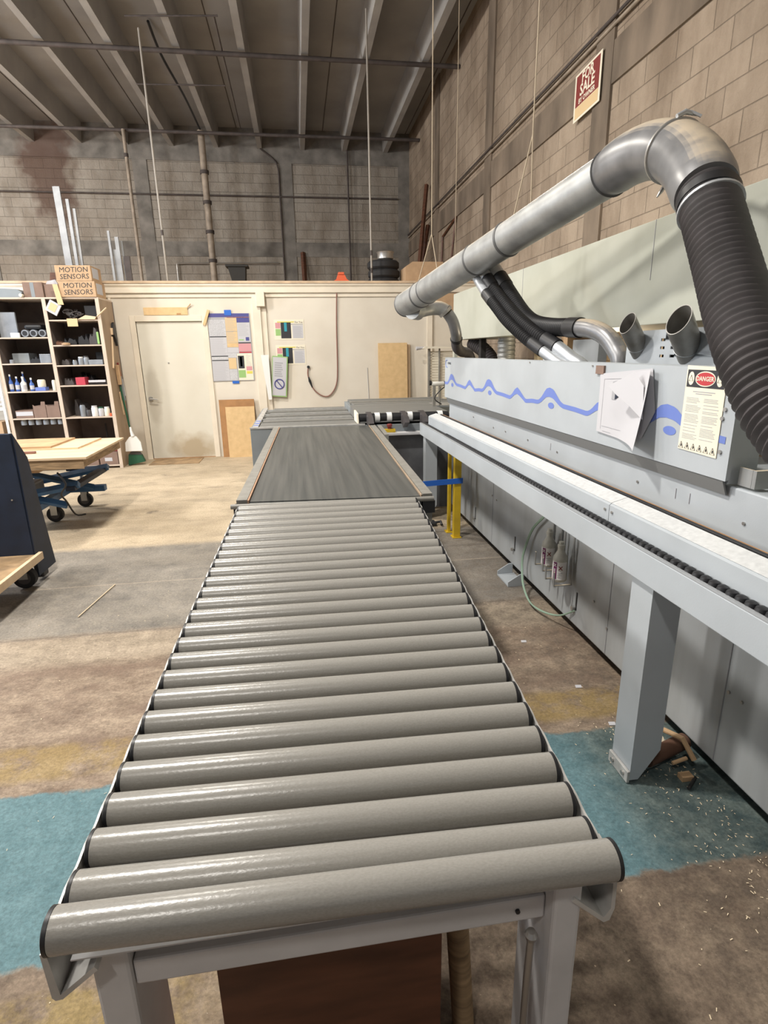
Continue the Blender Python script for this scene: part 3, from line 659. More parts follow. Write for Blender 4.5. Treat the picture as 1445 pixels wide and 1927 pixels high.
MB().box((1.120, -1.0, 0.80), (1.148, 5.12, 0.890)).build('chain_track', 'black', mach)
pad = MB().tube([(1.134, 1.0, 0.886), (1.134, 1.0, 0.894), (1.134, 1.0, 0.905), (1.134, 1.0, 0.910)], [0.0172, 0.0178, 0.0145, 0.006], 14).build('chain_pad', 'black', mach)
for i in range(1, 98):
    c = pad.copy(); C.objects.link(c); c.location = (0, 0.034*i, 0)
sm = MB()
for i in range(98, 121): sm.tube([(1.134, 1.0+0.034*i, 0.886), (1.134, 1.0+0.034*i, 0.895), (1.134, 1.0+0.034*i, 0.904)], [0.0172, 0.0178, 0.006], 10)
o = sm.build('chain_pad', 'black', mach); o['kind'] = 'stuff'
sb = MB(); sb.box((1.100, -1.0, 0.787), (1.118, 5.15, 0.893), 0.003)
sbm = sb.build('support_beam', 'machine', mach)
MB().box((1.1005, -1.0, 0.8935), (1.1185, 5.15, 0.8965)).build('polished_edge', 'zinc', sbm)
for (ya, yb, xt) in ((1.545, 1.665, 1.12), (4.98, 5.08, 1.12)):
    lg = MB(); lg.prism([(xt, 0.012), (xt+0.035, 0.012), (xt+0.11, 0.13), (xt+0.11, 0.786), (xt, 0.786)], 'Y', ya, yb)
    l_ = lg.build('leg', 'machine', mach)
    fp = MB(); fp.box((xt-0.012, ya-0.003, 0.004), (xt-0.001, yb+0.003, 0.052), 0.002); f_ = fp.build('foot_plate', 'rail', l_)
    for yy in (ya+0.025, yb-0.025):
        MB().cyl((xt-0.018, yy, 0.028), (xt-0.0125, yy, 0.028), 0.009, 12).build('bolt', 'steel', f_)
# foot bracket by the cabinet
e = MB(); e.box((1.318, 3.31, 0.002), (1.44, 3.525, 0.012))
e.prism([(1.318, 0.0125), (1.428, 0.0125), (1.428, 0.085), (1.40, 0.085), (1.318, 0.035)], 'Y', 3.31, 3.318); e.prism([(1.318, 0.0125), (1.428, 0.0125), (1.428, 0.085), (1.40, 0.085), (1.318, 0.035)], 'Y', 3.517, 3.525)
e.build('floor_bracket', 'machine', mach)
# extraction hood hanging behind the guard
hd = MB(); hd.box((1.95, -1.5, 1.665), (2.60, 7.13, 2.205), 0.004)
hd.build('dust_hood', 'hood', mach)
for yy in (4.9, 3.05, 2.2):
    MB().box((1.9475, yy-0.0015, 1.90), (1.9498, yy+0.0015, 2.203)).build('hood_seam', 'greyink', mach)
MB().box((1.95, 7.05, 0.9), (1.99, 7.13, 1.664)).build('hood_post', 'hood', mach)
MB().box((2.05, 6.30, 0.9), (2.11, 6.38, 1.664)).build('hood_post', 'dark', mach)
MB().box((1.93, -1.5, 1.100), (1.95, 1.98, 1.664)).build('rear_panel', 'hood', mach)
MB().box((1.66, 4.3, 1.099), (1.70, 5.2, 1.40)).build('inner_cover', 'hood', mach)
MB().box((1.90, 4.15, 1.099), (1.99, 4.28, 1.66)).build('inner_post', 'white', mach)
e = MB(); e.box((1.90, 3.45, 1.092), (1.96, 3.80, 1.60)); e.build('inner_bracket', 'machine_dirty', mach)
MB().box((1.98, 4.05, 1.092), (2.04, 4.15, 1.66)).build('inner_post', 'wood', mach)
# plate with slots and two open extraction stubs
sp = MB()
ylo, yhi, zlo, zhi = 1.95, 2.72, 1.099, 1.622
slots = [(y, z) for z in (1.577, 1.542, 1.506) for y in (2.430, 2.356)]
cuts_y = sorted({ylo, yhi, 2.356-0.016, 2.356+0.016, 2.430-0.016, 2.430+0.016}); cuts_z = sorted({zlo, zhi} | {z+d for _, z in slots for d in (-0.006, 0.006)})
for a_, b_ in zip(cuts_y, cuts_y[1:]):
    for c_, d_ in zip(cuts_z, cuts_z[1:]):
        if any(a_ <= y <= b_ and c_ <= z <= d_ for y, z in slots): continue
        sp.box((1.65, a_, c_), (1.656, b_, d_))
plate = sp.build('slotted_plate', 'machine', mach)
MB().box((1.70, 2.28, 1.45), (1.71, 2.50, 1.62)).build('dark_backing', 'dark', mach)
def stub(a, b, r, nm):
    a = Vector(a); b = Vector(b); t = (a-b).normalized(); m_ = MB()
    side = Vector((0, 1, 0)).cross(t).normalized(); w_ = t.cross(side).normalized(); seg = 28
    rings = []
    for (base, rr, sk) in ((b, r, 0), (a, r, 1), (a, r*0.94, 1), (b, r*0.94, 0)):
        row = []
        for k in range(seg):
            o_ = rr*(math.cos(2*PI*k/seg)*side+math.sin(2*PI*k/seg)*w_)
            row.append(m_.bm.verts.new(base + o_ + (t*(o_.x*0.75-o_.y*0.15) if sk else Vector())))
        rings.append(row)
    for i in range(4):
        A_, B_ = rings[i], rings[(i+1) % 4]
        for k in range(seg): m_.bm.faces.new((A_[k], A_[(k+1) % seg], B_[(k+1) % seg], B_[k]))
    o = m_.build(nm, 'stub', mach)
    MB().tube([b+(a-b)*0.42-t*0.002, b+(a-b)*0.42+t*0.002], r*1.02, seg).build('stub_ring', 'zinc', o)
stub((1.535, 2.545, 1.655), (1.72, 2.665, 1.485), 0.045, 'extraction_stub')
stub((1.520, 2.155, 1.650), (1.73, 2.310, 1.475), 0.055, 'extraction_stub')

# warm lit items seen between guard and hood
tag(MB().box((2.56, 5.20, 0.0), (2.59, 6.0, 1.62)).build('lit_wall_sheet', 'lit_wall'), 'cream sheet standing in for the lit wall behind the machine, seen between guard and hood', 'board')  # added sheet, its colour shows the wall behind as lit
spd = thing('spiral_duct', (2.20, 5.9, 0.936), 'short ribbed metal duct rising behind the machine guard into the hood', 'duct')
MB().ribbed([(2.20, 5.9, 0.94), (2.20, 5.9, 1.3), (2.20, 5.9, 1.664)], 0.092, 0.045, 0.004, 24).build('duct_tube', 'galv', spd)
bh = thing('grey_flexible_hose', (2.1, 6.8, 0.936), 'dark curved hose behind the machine, below the left end of the hood', 'hose')
MB().ribbed([(2.36, 6.50, 0.95), (2.32, 6.55, 1.30), (2.25, 6.68, 1.50), (2.12, 6.88, 1.64)], 0.085, 0.03, 0.004, 20).build('hose_tube', 'hose_grey', bh)

# papers and the danger sign on the guard
dr = thing('shop_drawing_sheets', (GX-0.01, 2.2, 1.16), 'curling white drawing sheets taped to the guard, left of the danger sign', 'paper')
MB().face
def sheet(name, pts, m_, th=0.0008):
    mb = MB(); k = len(pts)
    A_ = [mb.bm.verts.new(p) for p in pts]; B_ = [mb.bm.verts.new((p[0]+th, p[1], p[2])) for p in pts]
    mb.bm.faces.new(A_); mb.bm.faces.new(B_[::-1])
    for i in range(k): mb.bm.faces.new((A_[i], B_[i], B_[(i+1) % k], A_[(i+1) % k]))
    return mb.build(name, m_, dr, smooth=0.9)
sheet('rear_sheet', [(GX-0.006, 2.470, 1.432), (GX-0.006, 2.075, 1.466), (GX-0.006, 2.03, 1.30), (GX-0.006, 2.10, 1.185), (GX-0.006, 2.405, 1.168)], 'paper')
# front sheet with a curled corner, modelled as a curved grid
mb = MB(); nu, nv = 14, 12; grid = []
for i in range(nu+1):
    row = []
    for j in range(nv+1):
        u = i/nu; v = j/nv                       # u from far edge to near edge, v from bottom to top
        y = 2.455-0.42*u - 0.06*(1-v)*u; z = 1.170+0.262*v+0.030*u*v-0.02*u*(1-v)
        curl = max(0, u+(0.35*(1-v))-0.70)
        x = GX-0.009-0.16*curl**1.5
        row.append(mb.bm.verts.new((x, y+0.10*curl*curl, z)))
    grid.append(row)
for i in range(nu):
    for j in range(nv): mb.bm.faces.new((grid[i][j], grid[i+1][j], grid[i+1][j+1], grid[i][j+1]))
bmesh.ops.solidify(mb.bm, geom=mb.bm.faces[:], thickness=0.0006)
fs = mb.build('front_sheet', 'paper', dr, smooth=1.2)
mb = MB()
fl_ = [(1.32-0.03, 2.235, 1.392), (1.345-0.01, 2.13, 1.452), (1.345, 2.07, 1.40), (1.33, 2.03, 1.27), (1.31, 2.10, 1.32), (1.29, 2.17, 1.36)]
vs = [mb.bm.verts.new(p) for p in fl_]; mb.bm.faces.new(vs); bmesh.ops.solidify(mb.bm, geom=mb.bm.faces[:], thickness=0.0006)
mb.build('curled_corner', 'paper', dr)
mb = MB(); X_ = GX-0.0105
for (y0, z0, y1, z1) in ((2.42, 1.185, 2.42, 1.41), (2.42, 1.41, 2.20, 1.423), (2.41, 1.20, 2.16, 1.196), (2.40, 1.178, 2.33, 1.176)):
    d = Vector((0, y1-y0, z1-z0)); nn = Vector((0, -d.z, d.y)).normalized()*0.0009
    a0 = Vector((X_, y0, z0)); a1 = Vector((X_, y1, z1))
    mb.face([a0-nn, a1-nn, a1+nn, a0+nn])
mb.build('drawn_lines', 'greyink', dr)
mb = MB(); mb.prism([(2.345, 1.325), (2.345, 1.402), (2.30, 1.410), (2.25, 1.404), (2.25, 1.385), (2.275, 1.345), (2.305, 1.352), (2.31, 1.326)], 'X', X_-0.0006, X_); mb.build('drawn_cabinet', 'greyink', dr)
mb = MB(); mb.prism([(2.318, 1.326), (2.318, 1.400), (2.272, 1.406), (2.272, 1.350)], 'X', X_-0.0012, X_-0.0007); mb.build('drawn_cabinet_side', 'navy_steel', dr)
tag(MB().box((GX-0.010, 2.435, 1.430), (GX-0.001, 2.505, 1.468)).build('cardboard_scrap', 'cardboard_dk'), 'small brown cardboard scrap at the guard top beside the drawing sheets', 'scrap')
ds = thing('danger_sign', (GX-0.004, 1.77, 1.18), 'cream DANGER placard with black header and red oval on the guard', 'sign')
SX = GX-0.0035
def sy(u): return 1.872-0.197*u                     # u 0..1 left to right
MB().prism([(1.874, 1.482), (1.676, 1.478), (1.674, 1.180), (1.872, 1.184)], 'X', SX, GX-0.0008).build('placard', 'cream_paper', ds)
MB().box((SX-0.0008, 1.682, 1.408), (SX-0.0001, 1.868, 1.468)).build('header', 'ink', ds)
mb = MB(); T = Matrix.Translation((SX-0.0009, 1.775, 1.438)) @ Matrix.Diagonal((1, 1.75, 1, 1))
def disc(mb, x, y, z, ry, rz, seg=28, th=0.0006):
    mb.prism([(y+ry*math.cos(2*PI*k/seg), z+rz*math.sin(2*PI*k/seg)) for k in range(seg)], 'X', x-th, x)
disc(mb, SX-0.0009, 1.775, 1.438, 0.050, 0.026); mb.build('oval_rim', 'cream_paper', ds)
mb = MB(); disc(mb, SX-0.0016, 1.775, 1.438, 0.046, 0.022); mb.build('red_oval', 'red', ds)
mb = MB(); mb.text('DANGER', 0.0215, frame_to((SX-0.0026, 1.775, 1.438), (0, -1, 0), (0, 0, 1)), bold=0.02); mb.build('danger_lettering', 'cream_paper', ds)
for y in (1.846, 1.704):
    mb = MB(); disc(mb, SX-0.0009, y, 1.438, 0.015, 0.023); o = mb.build('side_badge', 'cream_paper', ds)
    mb = MB(); mb.tube([(SX-0.0018, y-0.010, 1.429), (SX-0.0018, y+0.010, 1.429), (SX-0.0018, y, 1.449)], 0.0011, 6, closed=True); mb.build('warning_triangle', 'ink', o)
mb = MB(); rr = random.Random(3)
for col0 in (1.858, 1.768):
    z = 1.370
    while z > 1.225:
        ln = rr.uniform(0.055, 0.078); mb.box((SX-0.0006, col0-ln, z), (SX-0.0001, col0, z+0.0018)); z -= 0.0052 if rr.random() < 0.8 else 0.011
mb.box((SX-0.0006, 1.72, 1.392), (SX-0.0001, 1.83, 1.395)); mb.box((SX-0.0006, 1.735, 1.385), (SX-0.0001, 1.815, 1.388))
mb.build('fine_print', 'greyink', ds)
mb = MB()
for k in range(6):
    y = 1.856-0.0325*k; mb.tube([(SX-0.0012, y-0.0115, 1.190), (SX-0.0012, y+0.0115, 1.190), (SX-0.0012, y, 1.212)], 0.0009, 6, closed=True)
    mb.box((SX-0.0010, y-0.0025, 1.194), (SX-0.0002, y+0.0025, 1.203))
mb.build('warning_triangles', 'ink', ds)

# spray bottles hanging in wire holders below the beam
def spray(y, x, zb_, label):
    t = thing('spray_bottle', (x, y, zb_), label, 'bottle', 'spray bottles hanging on the machine')
    MB().lathe([(0.036, 0), (0.040, 0.006), (0.040, 0.125), (0.036, 0.142), (0.019, 0.172), (0.016, 0.190), (0.0, 0.191)], (x, y, zb_), 28).build('body', 'spray', t)
    MB().lathe([(0.020, 0), (0.020, 0.016), (0.014, 0.020), (0.014, 0.034), (0.0, 0.035)], (x, y, zb_+0.1915), 16).build('cap', 'spray', t)
    def patch(R_, a0, a1, z0, z1):
        mb = MB(); k = 16; prev = None
        for q in range(k+1):
            a = math.radians(a0+(a1-a0)*q/k); cur = (mb.bm.verts.new((x+R_*math.cos(a), y+R_*math.sin(a), zb_+z0)), mb.bm.verts.new((x+R_*math.cos(a), y+R_*math.sin(a), zb_+z1)))
            if prev: mb.bm.faces.new((prev[0], cur[0], cur[1], prev[1]))
            prev = cur
        return mb
    l_ = patch(0.0404, 170, 305, 0.015, 0.118).build('label', 'label_white', t)
    patch(0.0408, 190, 222, 0.018, 0.116).build('purple_band', 'purple', l_)
    for i, ch in enumerate('XES'):
        a_ = math.radians(206); ca, sa = math.cos(a_), math.sin(a_)
        mb = MB(); mb.text(ch, 0.026, frame_to((x+0.0416*ca, y+0.0416*sa, zb_+0.098-0.030*i), (-sa, ca, 0), (0, 0, 1))); mb.build('letter', 'label_white', l_)
    a_ = math.radians(250); ca, sa = math.cos(a_), math.sin(a_)
    mb = MB(); mb.text('x', 0.050, frame_to((x+0.0412*ca, y+0.0412*sa, zb_+0.088), (-sa, ca, 0), (0, 0, 1))); mb.build('bird_mark', 'maroon', l_)
    mb = MB()
    for q in range(3):
        mb.box((-0.015, -0.0012, 0), (0.012-0.004*q, 0.0012, 0.0005), T=frame_to((x+0.0411*ca, y+0.0411*sa, zb_+0.056-0.012*q), (-sa, ca, 0), (0, 0, 1)))
    mb.build('fine_print', 'greyink', l_)
    return t
def holder(y, x, zb_, label):
    t = thing('bottle_holder', (x, y, zb_), label, 'holder', 'wire bottle holders on the machine')
    mb = MB()
    for dy in (-0.052, 0.052):
        mb.box((x+0.044, y+dy-0.006, zb_-0.012), (x+0.049, y+dy+0.006, zb_+0.40)); mb.box((x-0.052, y+dy-0.006, zb_-0.012), (x+0.0435, y+dy+0.006, zb_-0.007)); mb.box((x-0.057, y+dy-0.006, zb_-0.012), (x-0.0525, y+dy+0.006, zb_+0.07))
    mb.build('wire_frame', 'galv', t)
    return t
holder(2.86, 1.375, 0.330, 'bent wire holder round the far spray bottle'); spray(2.86, 1.375, 0.330, 'dusty spray bottle with purple label, the farther one hanging under the beam')
holder(2.69, 1.365, 0.310, 'bent wire holder round the near spray bottle'); spray(2.69, 1.365, 0.310, 'dusty spray bottle with purple label, the nearer one hanging under the beam')
at_ = thing('air_tube', (1.42, 3.1, 0), 'pale green air tube looping from the beam down to the cabinet', 'tube')
for dy in (0, 0.012):
    MB().tube(resample([(1.408, 2.93+dy, 0.66), (1.405, 3.01+dy, 0.58), (1.40, 3.16+dy, 0.445), (1.39, 3.25+dy, 0.25), (1.38, 3.23+dy, 0.15), (1.36, 3.15+dy, 0.075), (1.34, 2.99+dy, 0.035), (1.36, 2.86+dy, 0.035), (1.395, 2.72, 0.075), (1.422, 2.60, 0.160)], 0.03), 0.005, 8).build('tube', 'tube_green', at_)

# clamp casting and blocks beside the near leg
tv = thing('pipe_clamp', (1.33, 1.6, 0), 'rusty pipe clamp lying on the floor behind the near machine leg', 'clamp')
mb = MB(); mb.cyl((1.22, 1.60, 0.045), (1.42, 1.66, 0.055), 0.030, 18); mb.build('pipe', 'rust', tv)
mb = MB(); mb.cyl((1.30, 1.70, 0.02), (1.30, 1.70, 0.06), 0.05, 20); mb.build('round_foot', 'galv', tv)
mb = MB(); mb.tube([(1.34, 1.68, 0.10), (1.36, 1.60, 0.12), (1.38, 1.55, 0.06)], 0.010, 10); mb.tube([(1.30, 1.56, 0.05), (1.36, 1.565, 0.06)], 0.007, 8); mb.build('jaw', 'wood', tv)
tag(MB().box((1.315, 1.515, 0.001), (1.36, 1.545, 0.02)).build('wood_offcut', 'wood'), 'small wood offcut on the blue floor by the pipe clamp', 'offcut')
tag(MB().tube([(1.37, 1.52, 0.01), (1.31, 1.475, 0.01)], 0.006, 8).build('iron_rod', 'dark'), 'short dark iron rod on the floor in front of the pipe clamp', 'rod')

# yellow safety posts and blue tape
yp = thing('safety_post', (1.262, 4.40, 0), 'yellow steel post between belt conveyor and machine, the nearer of two', 'post', 'yellow posts')
MB().box((1.232, 4.375, 0.010), (1.290, 4.425, 0.785), 0.003).build('tube', 'yellow', yp); MB().box((1.222, 4.360, 0.0005), (1.297, 4.44, 0.0095)).build('base_plate', 'yellow', yp)
yp = thing('safety_post', (1.232, 4.55, 0), 'narrow yellow steel post directly behind the nearer yellow post', 'post', 'yellow posts')
MB().box((1.222, 4.53, 0.010), (1.247, 4.57, 0.785), 0.003).build('tube', 'yellow', yp); MB().box((1.205, 4.515, 0.0005), (1.260, 4.585, 0.0095)).build('base_plate', 'yellow', yp)
tag(MB().prism([(0.61, 0.455), (1.300, 0.480), (1.300, 0.525), (0.61, 0.500)], 'Y', 4.364, 4.370).build('blue_tape_barrier', 'bluetape'), 'blue tape strung level from the belt conveyor to the yellow post', 'tape')
e = thing('floor_pedal', (1.12, 4.55, 0), 'black flat pedal plate on the floor beside the yellow posts', 'pedal')
MB().box((0.98, 4.72, 0.004), (1.17, 4.84, 0.03), 0.004).build('plate', 'black', e); MB().tube([(1.17, 4.78, 0.02), (1.21, 4.74, 0.04), (1.21, 4.70, 0.02)], 0.012, 8).build('cable', 'black', e)

# ================================================================== DUST DUCT
dd = thing('dust_duct', (1.2, 4.0, 1.9), 'large galvanised dust duct slung by ropes above the machine guard', 'duct')
D0 = Vector((1.525, 2.80, 2.345)); D1 = Vector((0.985, 5.25, 1.945)); dv = (D1-D0)
def dp(t): return D0+dv*t
secs = [(0, 0.345, 0.100), (0.348, 0.50, 0.1015), (0.503, 0.81, 0.103), (0.813, 0.865, 0.101), (0.868, 1.0, 0.1035)]
for a_, b_, r_ in secs:
    MB().tube([dp(a_), dp(b_)], r_, 40).build('duct_section', 'galv', dd)
for t_ in (0.3465, 0.5015, 0.8115, 0.8665, 0.998):
    MB().tube([dp(t_-0.004), dp(t_-0.001), dp(t_+0.001), dp(t_+0.004)], [0.103, 0.1075, 0.1075, 0.103], 40).build('joint_ring', 'joint', dd)
MB().box((-0.001, 0, 0), (0.001, 1, 0.003)).bm.free()
n_d = dv.normalized(); sd = Vector((0, 0, 1)).cross(n_d).normalized(); uu = n_d.cross(sd)
q_ = (0.30*sd*-1 + 0.0*uu)
off = (-sd*-0.62 + uu*0.78).normalized()*0.1005
off = (sd*0.72+uu*0.69).normalized()*0.1005
if off.x > 0: off = (-sd*0.72+uu*0.69).normalized()*0.1005
MB().tube([D0+off, D0+dv*0.34+off], 0.002, 6).build('long_seam', 'steel', dd)
el = resample([(1.525, 2.80, 2.345), (1.536, 2.66, 2.362), (1.550, 2.50, 2.350), (1.547, 2.33, 2.290), (1.506, 2.15, 2.185), (1.450, 1.985, 2.055)], 0.02)
k = len(el); h1 = int(k*0.52)
MB().tube(el[:h1+1], [0.101, 0.104, 0.108]+[0.111]*(h1-2), 40).build('elbow', 'castal', dd)
MB().tube(el[h1:], [0.111]*(k-h1-3)+[0.109, 0.106, 0.102], 40).build('elbow', 'castal', dd)
tt = (el[h1+1]-el[h1-1]).normalized(); pc = el[h1]
MB().tube([pc-tt*0.009, pc-tt*0.006, pc+tt*0.006, pc+tt*0.009], [0.111, 0.118, 0.118, 0.111], 40).build('band_clamp', 'steel', dd)
lu = (Vector((0, 0, 1))-tt*tt.z).normalized()
cl = MB(); b0 = pc+lu*0.121; cl.tube([b0-tt*0.0+Vector((-0.035, 0, -0.004)), b0+Vector((0.0, 0, 0.012)), b0+Vector((0.05, 0, 0.004))], [0.008, 0.010, 0.006], 10); cl.tube([b0+Vector((0.02, 0, 0.014)), b0+Vector((0.055, -0.02, -0.008))], 0.006, 8); cl.build('clamp_latch', 'zinc', dd)
cl = MB(); b1 = pc-lu*0.118; cl.tube([b1, b1+Vector((-0.012, 0, -0.02)), b1+Vector((-0.03, 0.0, -0.045))], [0.008, 0.009, 0.003], 8); cl.build('clamp_tail', 'steel', dd)
t0 = (el[1]-el[0]).normalized(); MB().tube([el[0]-t0*0.004, el[0]-t0*0.001, el[0]+t0*0.001, el[0]+t0*0.004], [0.103, 0.109, 0.109, 0.103], 40).build('joint_ring', 'joint', dd)
# far end: boot, side pipe and elbow
bt = resample([(1.03, 5.14, 1.90), (1.12, 5.22, 1.895), (1.22, 5.27, 1.915), (1.32, 5.28, 1.915), (1.38, 5.27, 1.88)], 0.03)
MB().tube(bt, [0.085]*4+[0.062]*(len(bt)-4), 28).build('side_pipe', 'galv', dd)
MB().tube([bt[-1]+Vector((-0.01, 0, 0.008)), bt[-1]+Vector((0.008, 0, -0.012))], 0.068, 24).build('band_clamp', 'steel', dd)
MB().tube(resample([(1.385, 5.27, 1.875), (1.44, 5.28, 1.80), (1.48, 5.31, 1.70), (1.50, 5.36, 1.64)], 0.02), 0.052, 24).build('small_elbow', 'castal', dd)
MB().tube([(1.497, 5.35, 1.652), (1.50, 5.36, 1.640)], 0.058, 24).build('band_clamp', 'black', dd)
MB().ribbed([(1.50, 5.36, 1.64), (1.55, 5.5, 1.57), (1.68, 5.8, 1.53), (1.86, 6.1, 1.48), (2.0, 6.3, 1.2)], 0.05, 0.02, 0.003, 18).build('far_hose', 'hose_grey', dd)

bighose = thing('large_flexible_hose', (1.3, 1.5, 1.2), 'thick ribbed dark grey hose dropping from the duct elbow past the guard end', 'hose')
HP = [(1.450, 1.985, 2.055), (1.426, 1.915, 1.980), (1.388, 1.765, 1.800), (1.341, 1.618, 1.641), (1.308, 1.504, 1.528), (1.298, 1.412, 1.427), (1.298, 1.344, 1.358), (1.300, 1.20, 1.27), (1.33, 0.95, 1.225), (1.43, 0.65, 1.215), (1.58, 0.42, 1.20), (1.70, 0.30, 1.10)]
MB().ribbed(HP, 0.0920, 0.0275, 0.0058, 36).build('hose_tube', 'hose_grey', bighose)
MB().tube([(1.446, 1.970, 2.042), (1.437, 1.948, 2.015)], 0.1025, 36).build('rubber_cuff', 'hose_black', bighose)
p0 = Vector((1.4335, 1.937, 2.003)); tt = (Vector(HP[2])-Vector(HP[1])).normalized()
MB().tube([p0-tt*0.005, p0+tt*0.005], 0.105, 36).build('hose_clamp', 'zinc', bighose)
cl = MB(); sdv = tt.cross(Vector((0, 1, 0.3))).normalized(); 
pb = p0 + Vector((-0.062, -0.055, -0.055)); cl.tube([pb+Vector((-0.035, 0, -0.012)), pb+Vector((0.025, 0, 0.006))], 0.008, 10); cl.build('clamp_screw', 'zinc', bighose)

# three smaller hoses between duct and guard
def small_hose(nm, metal, rub, r, label, end_metal=None, em='zinc'):
    t = thing(nm, Vector(rub[0]), label, 'hose', 'black hoses from the duct to the machine')
    MB().tube(resample(metal, 0.03), r*0.97, 24).build('metal_spigot', 'zinc', t)
    a_ = Vector(rub[0]); b_ = Vector(rub[1]); tq = (b_-a_).normalized()
    MB().tube([a_-tq*0.015, a_+tq*0.09], r*1.12, 24).build('cuff', 'hose_black', t)
    MB().ribbed(rub, r, 0.018, 0.0032, 24).build('hose_tube', 'hose_black', t)
    if end_metal:
        e0 = Vector(rub[-1]); e1 = Vector(rub[-2]); tq = (e0-e1).normalized()
        MB().tube([e0-tq*0.10, e0+tq*0.012], r*1.13, 24).build('cuff', 'hose_black', t)
        MB().tube(resample(end_metal, 0.03), r*0.99, 24).build('metal_end', em, t)
    return t
small_hose('black_flexible_hose', [(1.265, 4.15, 2.10), (1.30, 4.06, 2.0), (1.32, 3.93, 1.90)], [(1.318, 3.95, 1.912), (1.345, 3.80, 1.81), (1.372, 3.68, 1.725), (1.425, 3.497, 1.616), (1.48, 3.36, 1.54)], 0.036, 'leftmost and thinnest black hose from the duct, with a bare metal spigot', [(1.475, 3.37, 1.545), (1.53, 3.25, 1.47), (1.58, 3.14, 1.39), (1.58, 3.13, 1.10)])
small_hose('black_flexible_hose', [(1.31, 4.09, 2.11), (1.35, 4.00, 2.0)], [(1.345, 4.01, 2.01), (1.387, 3.836, 1.864), (1.43, 3.64, 1.734), (1.482, 3.439, 1.630), (1.54, 3.30, 1.56)], 0.042, 'middle black hose from the duct down to the guard top', [(1.535, 3.31, 1.565), (1.59, 3.20, 1.49), (1.64, 3.10, 1.40), (1.64, 3.09, 1.10)])
small_hose('black_flexible_hose', [(1.375, 4.08, 2.13), (1.42, 3.97, 2.01)], [(1.418, 3.98, 2.015), (1.455, 3.826, 1.875), (1.483, 3.688, 1.765), (1.510, 3.562, 1.703), (1.545, 3.391, 1.674), (1.575, 3.223, 1.663), (1.588, 3.115, 1.657)], 0.050, 'rightmost and longest black hose, ending in a grey metal elbow', [(1.586, 3.13, 1.658), (1.609, 3.003, 1.645), (1.637, 2.904, 1.605), (1.662, 2.83, 1.53), (1.668, 2.79, 1.45), (1.668, 2.79, 1.10)], 'castal')

# ropes holding the duct
def rope(nm, paths, label, r=0.004):
    t = thing('hanging_rope', Vector(paths[0][0]), label, 'rope', 'ropes from the ceiling')
    for p in paths: MB().tube([Vector(q) for q in p], r, 6).build('rope_strand', 'rope', t)
    return t
rope('r', [[(1.13, 4.835, 6.60), (1.13, 4.835, 2.45)], [(1.13, 4.835, 2.45), (1.03, 4.93, 2.07)], [(1.13, 4.835, 2.45), (1.16, 4.72, 2.12)]], 'tan rope holding the far end of the duct, splitting into a loop')
rope('r', [[(1.47, 3.65, 6.60), (1.47, 3.65, 2.78)], [(1.47, 3.65, 2.78), (1.40, 3.72, 2.36), (1.36, 3.70, 2.28)], [(1.47, 3.65, 2.78), (1.47, 3.62, 2.30)]], 'tan rope above the middle of the duct near the pipe conduit')
rope('r', [[(1.62, 5.9, 6.60), (1.62, 5.9, 2.21)]], 'very thin rope hanging behind the duct beside the right wall', 0.003)
for (x, y, z) in ((1.13, 4.835, 2.455), (1.13, 4.835, 3.2), (1.47, 3.65, 2.785), (1.47, 3.65, 3.08)):
    pass

# ================================================================== OVERHEAD PIPES, CONDUITS, POLES
tag(MB().tube([(-9, 10.69, 6.10), (2.985, 10.80, 6.14)], 0.035, 12).build('sprinkler_pipe', 'pipe'), 'nearer long dark pipe running across below the ceiling beams', 'pipe', 'overhead pipes')
tag(MB().tube([(-9, 14.10, 6.09), (2.985, 14.06, 6.09)], 0.035, 12).build('sprinkler_pipe', 'pipe'), 'farther long dark pipe running across close to the back wall', 'pipe', 'overhead pipes')
cd = thing('wall_conduit', (2.96, 9, 4.3), 'pair of thin conduits running along the right wall above the concrete band', 'conduit')
MB().tube([(2.96, -6, 4.375), (2.96, BW-0.03, 4.375)], 0.014, 8).build('conduit', 'pipe', cd); MB().tube([(2.965, -6, 4.315), (2.965, BW-0.03, 4.315)], 0.014, 8).build('conduit', 'pvc', cd)
tag(MB().tube([(-9, BW-0.06, 5.185), (2.7, BW-0.06, 5.185)], 0.018, 8).build('wall_pipe', 'pipe'), 'thin dark pipe running level across the back block wall', 'pipe')
tag(MB().tube(resample([(-0.60, BW-0.06, 6.20), (-0.27, BW-0.06, 5.95), (-0.20, BW-0.06, 5.75), (-0.20, BW-0.06, 5.0), (-0.20, BW-0.06, 2.57)], 0.15), 0.018, 8).build('drop_conduit', 'pipe'), 'thin dark conduit bending down the back wall left of the centre pilaster', 'conduit')
tag(MB().tube(resample([(-2.78, BW-0.06, 2.57), (-2.78, BW-0.06, 3.60), (-2.70, BW-0.06, 3.68), (-2.0, BW-0.06, 3.69), (-0.26, BW-0.06, 3.70)], 0.1), 0.018, 8).build('looped_conduit', 'steel'), 'grey conduit looping up and level on the lower back wall', 'conduit')
tag(MB().tube([(1.46, BW-0.12, 6.19), (1.46, BW-0.12, 2.56)], 0.022, 8).build('hanging_rod', 'pipe'), 'dark vertical rod hanging before the back wall, right of centre', 'rod')
def pole(x, y, z0, z1, r, m_, label, couple=(), nm='pole'):
    t = thing(nm, (x, y, z0), label, 'pole')
    MB().tube([(x, y, z0), (x, y, z1)], r, 14).build('shaft', m_, t)
    for z in couple: MB().tube([(x, y, z-0.035), (x, y, z+0.035)], r*1.3, 14).build('coupling', 'pipe', t)
    return t
pole(-1.84, 9.25, 2.557, 5.72, 0.014, 'pole', 'thin white pole standing on the mezzanine left of the thick pipe', (3.25,), 'thin_pole')
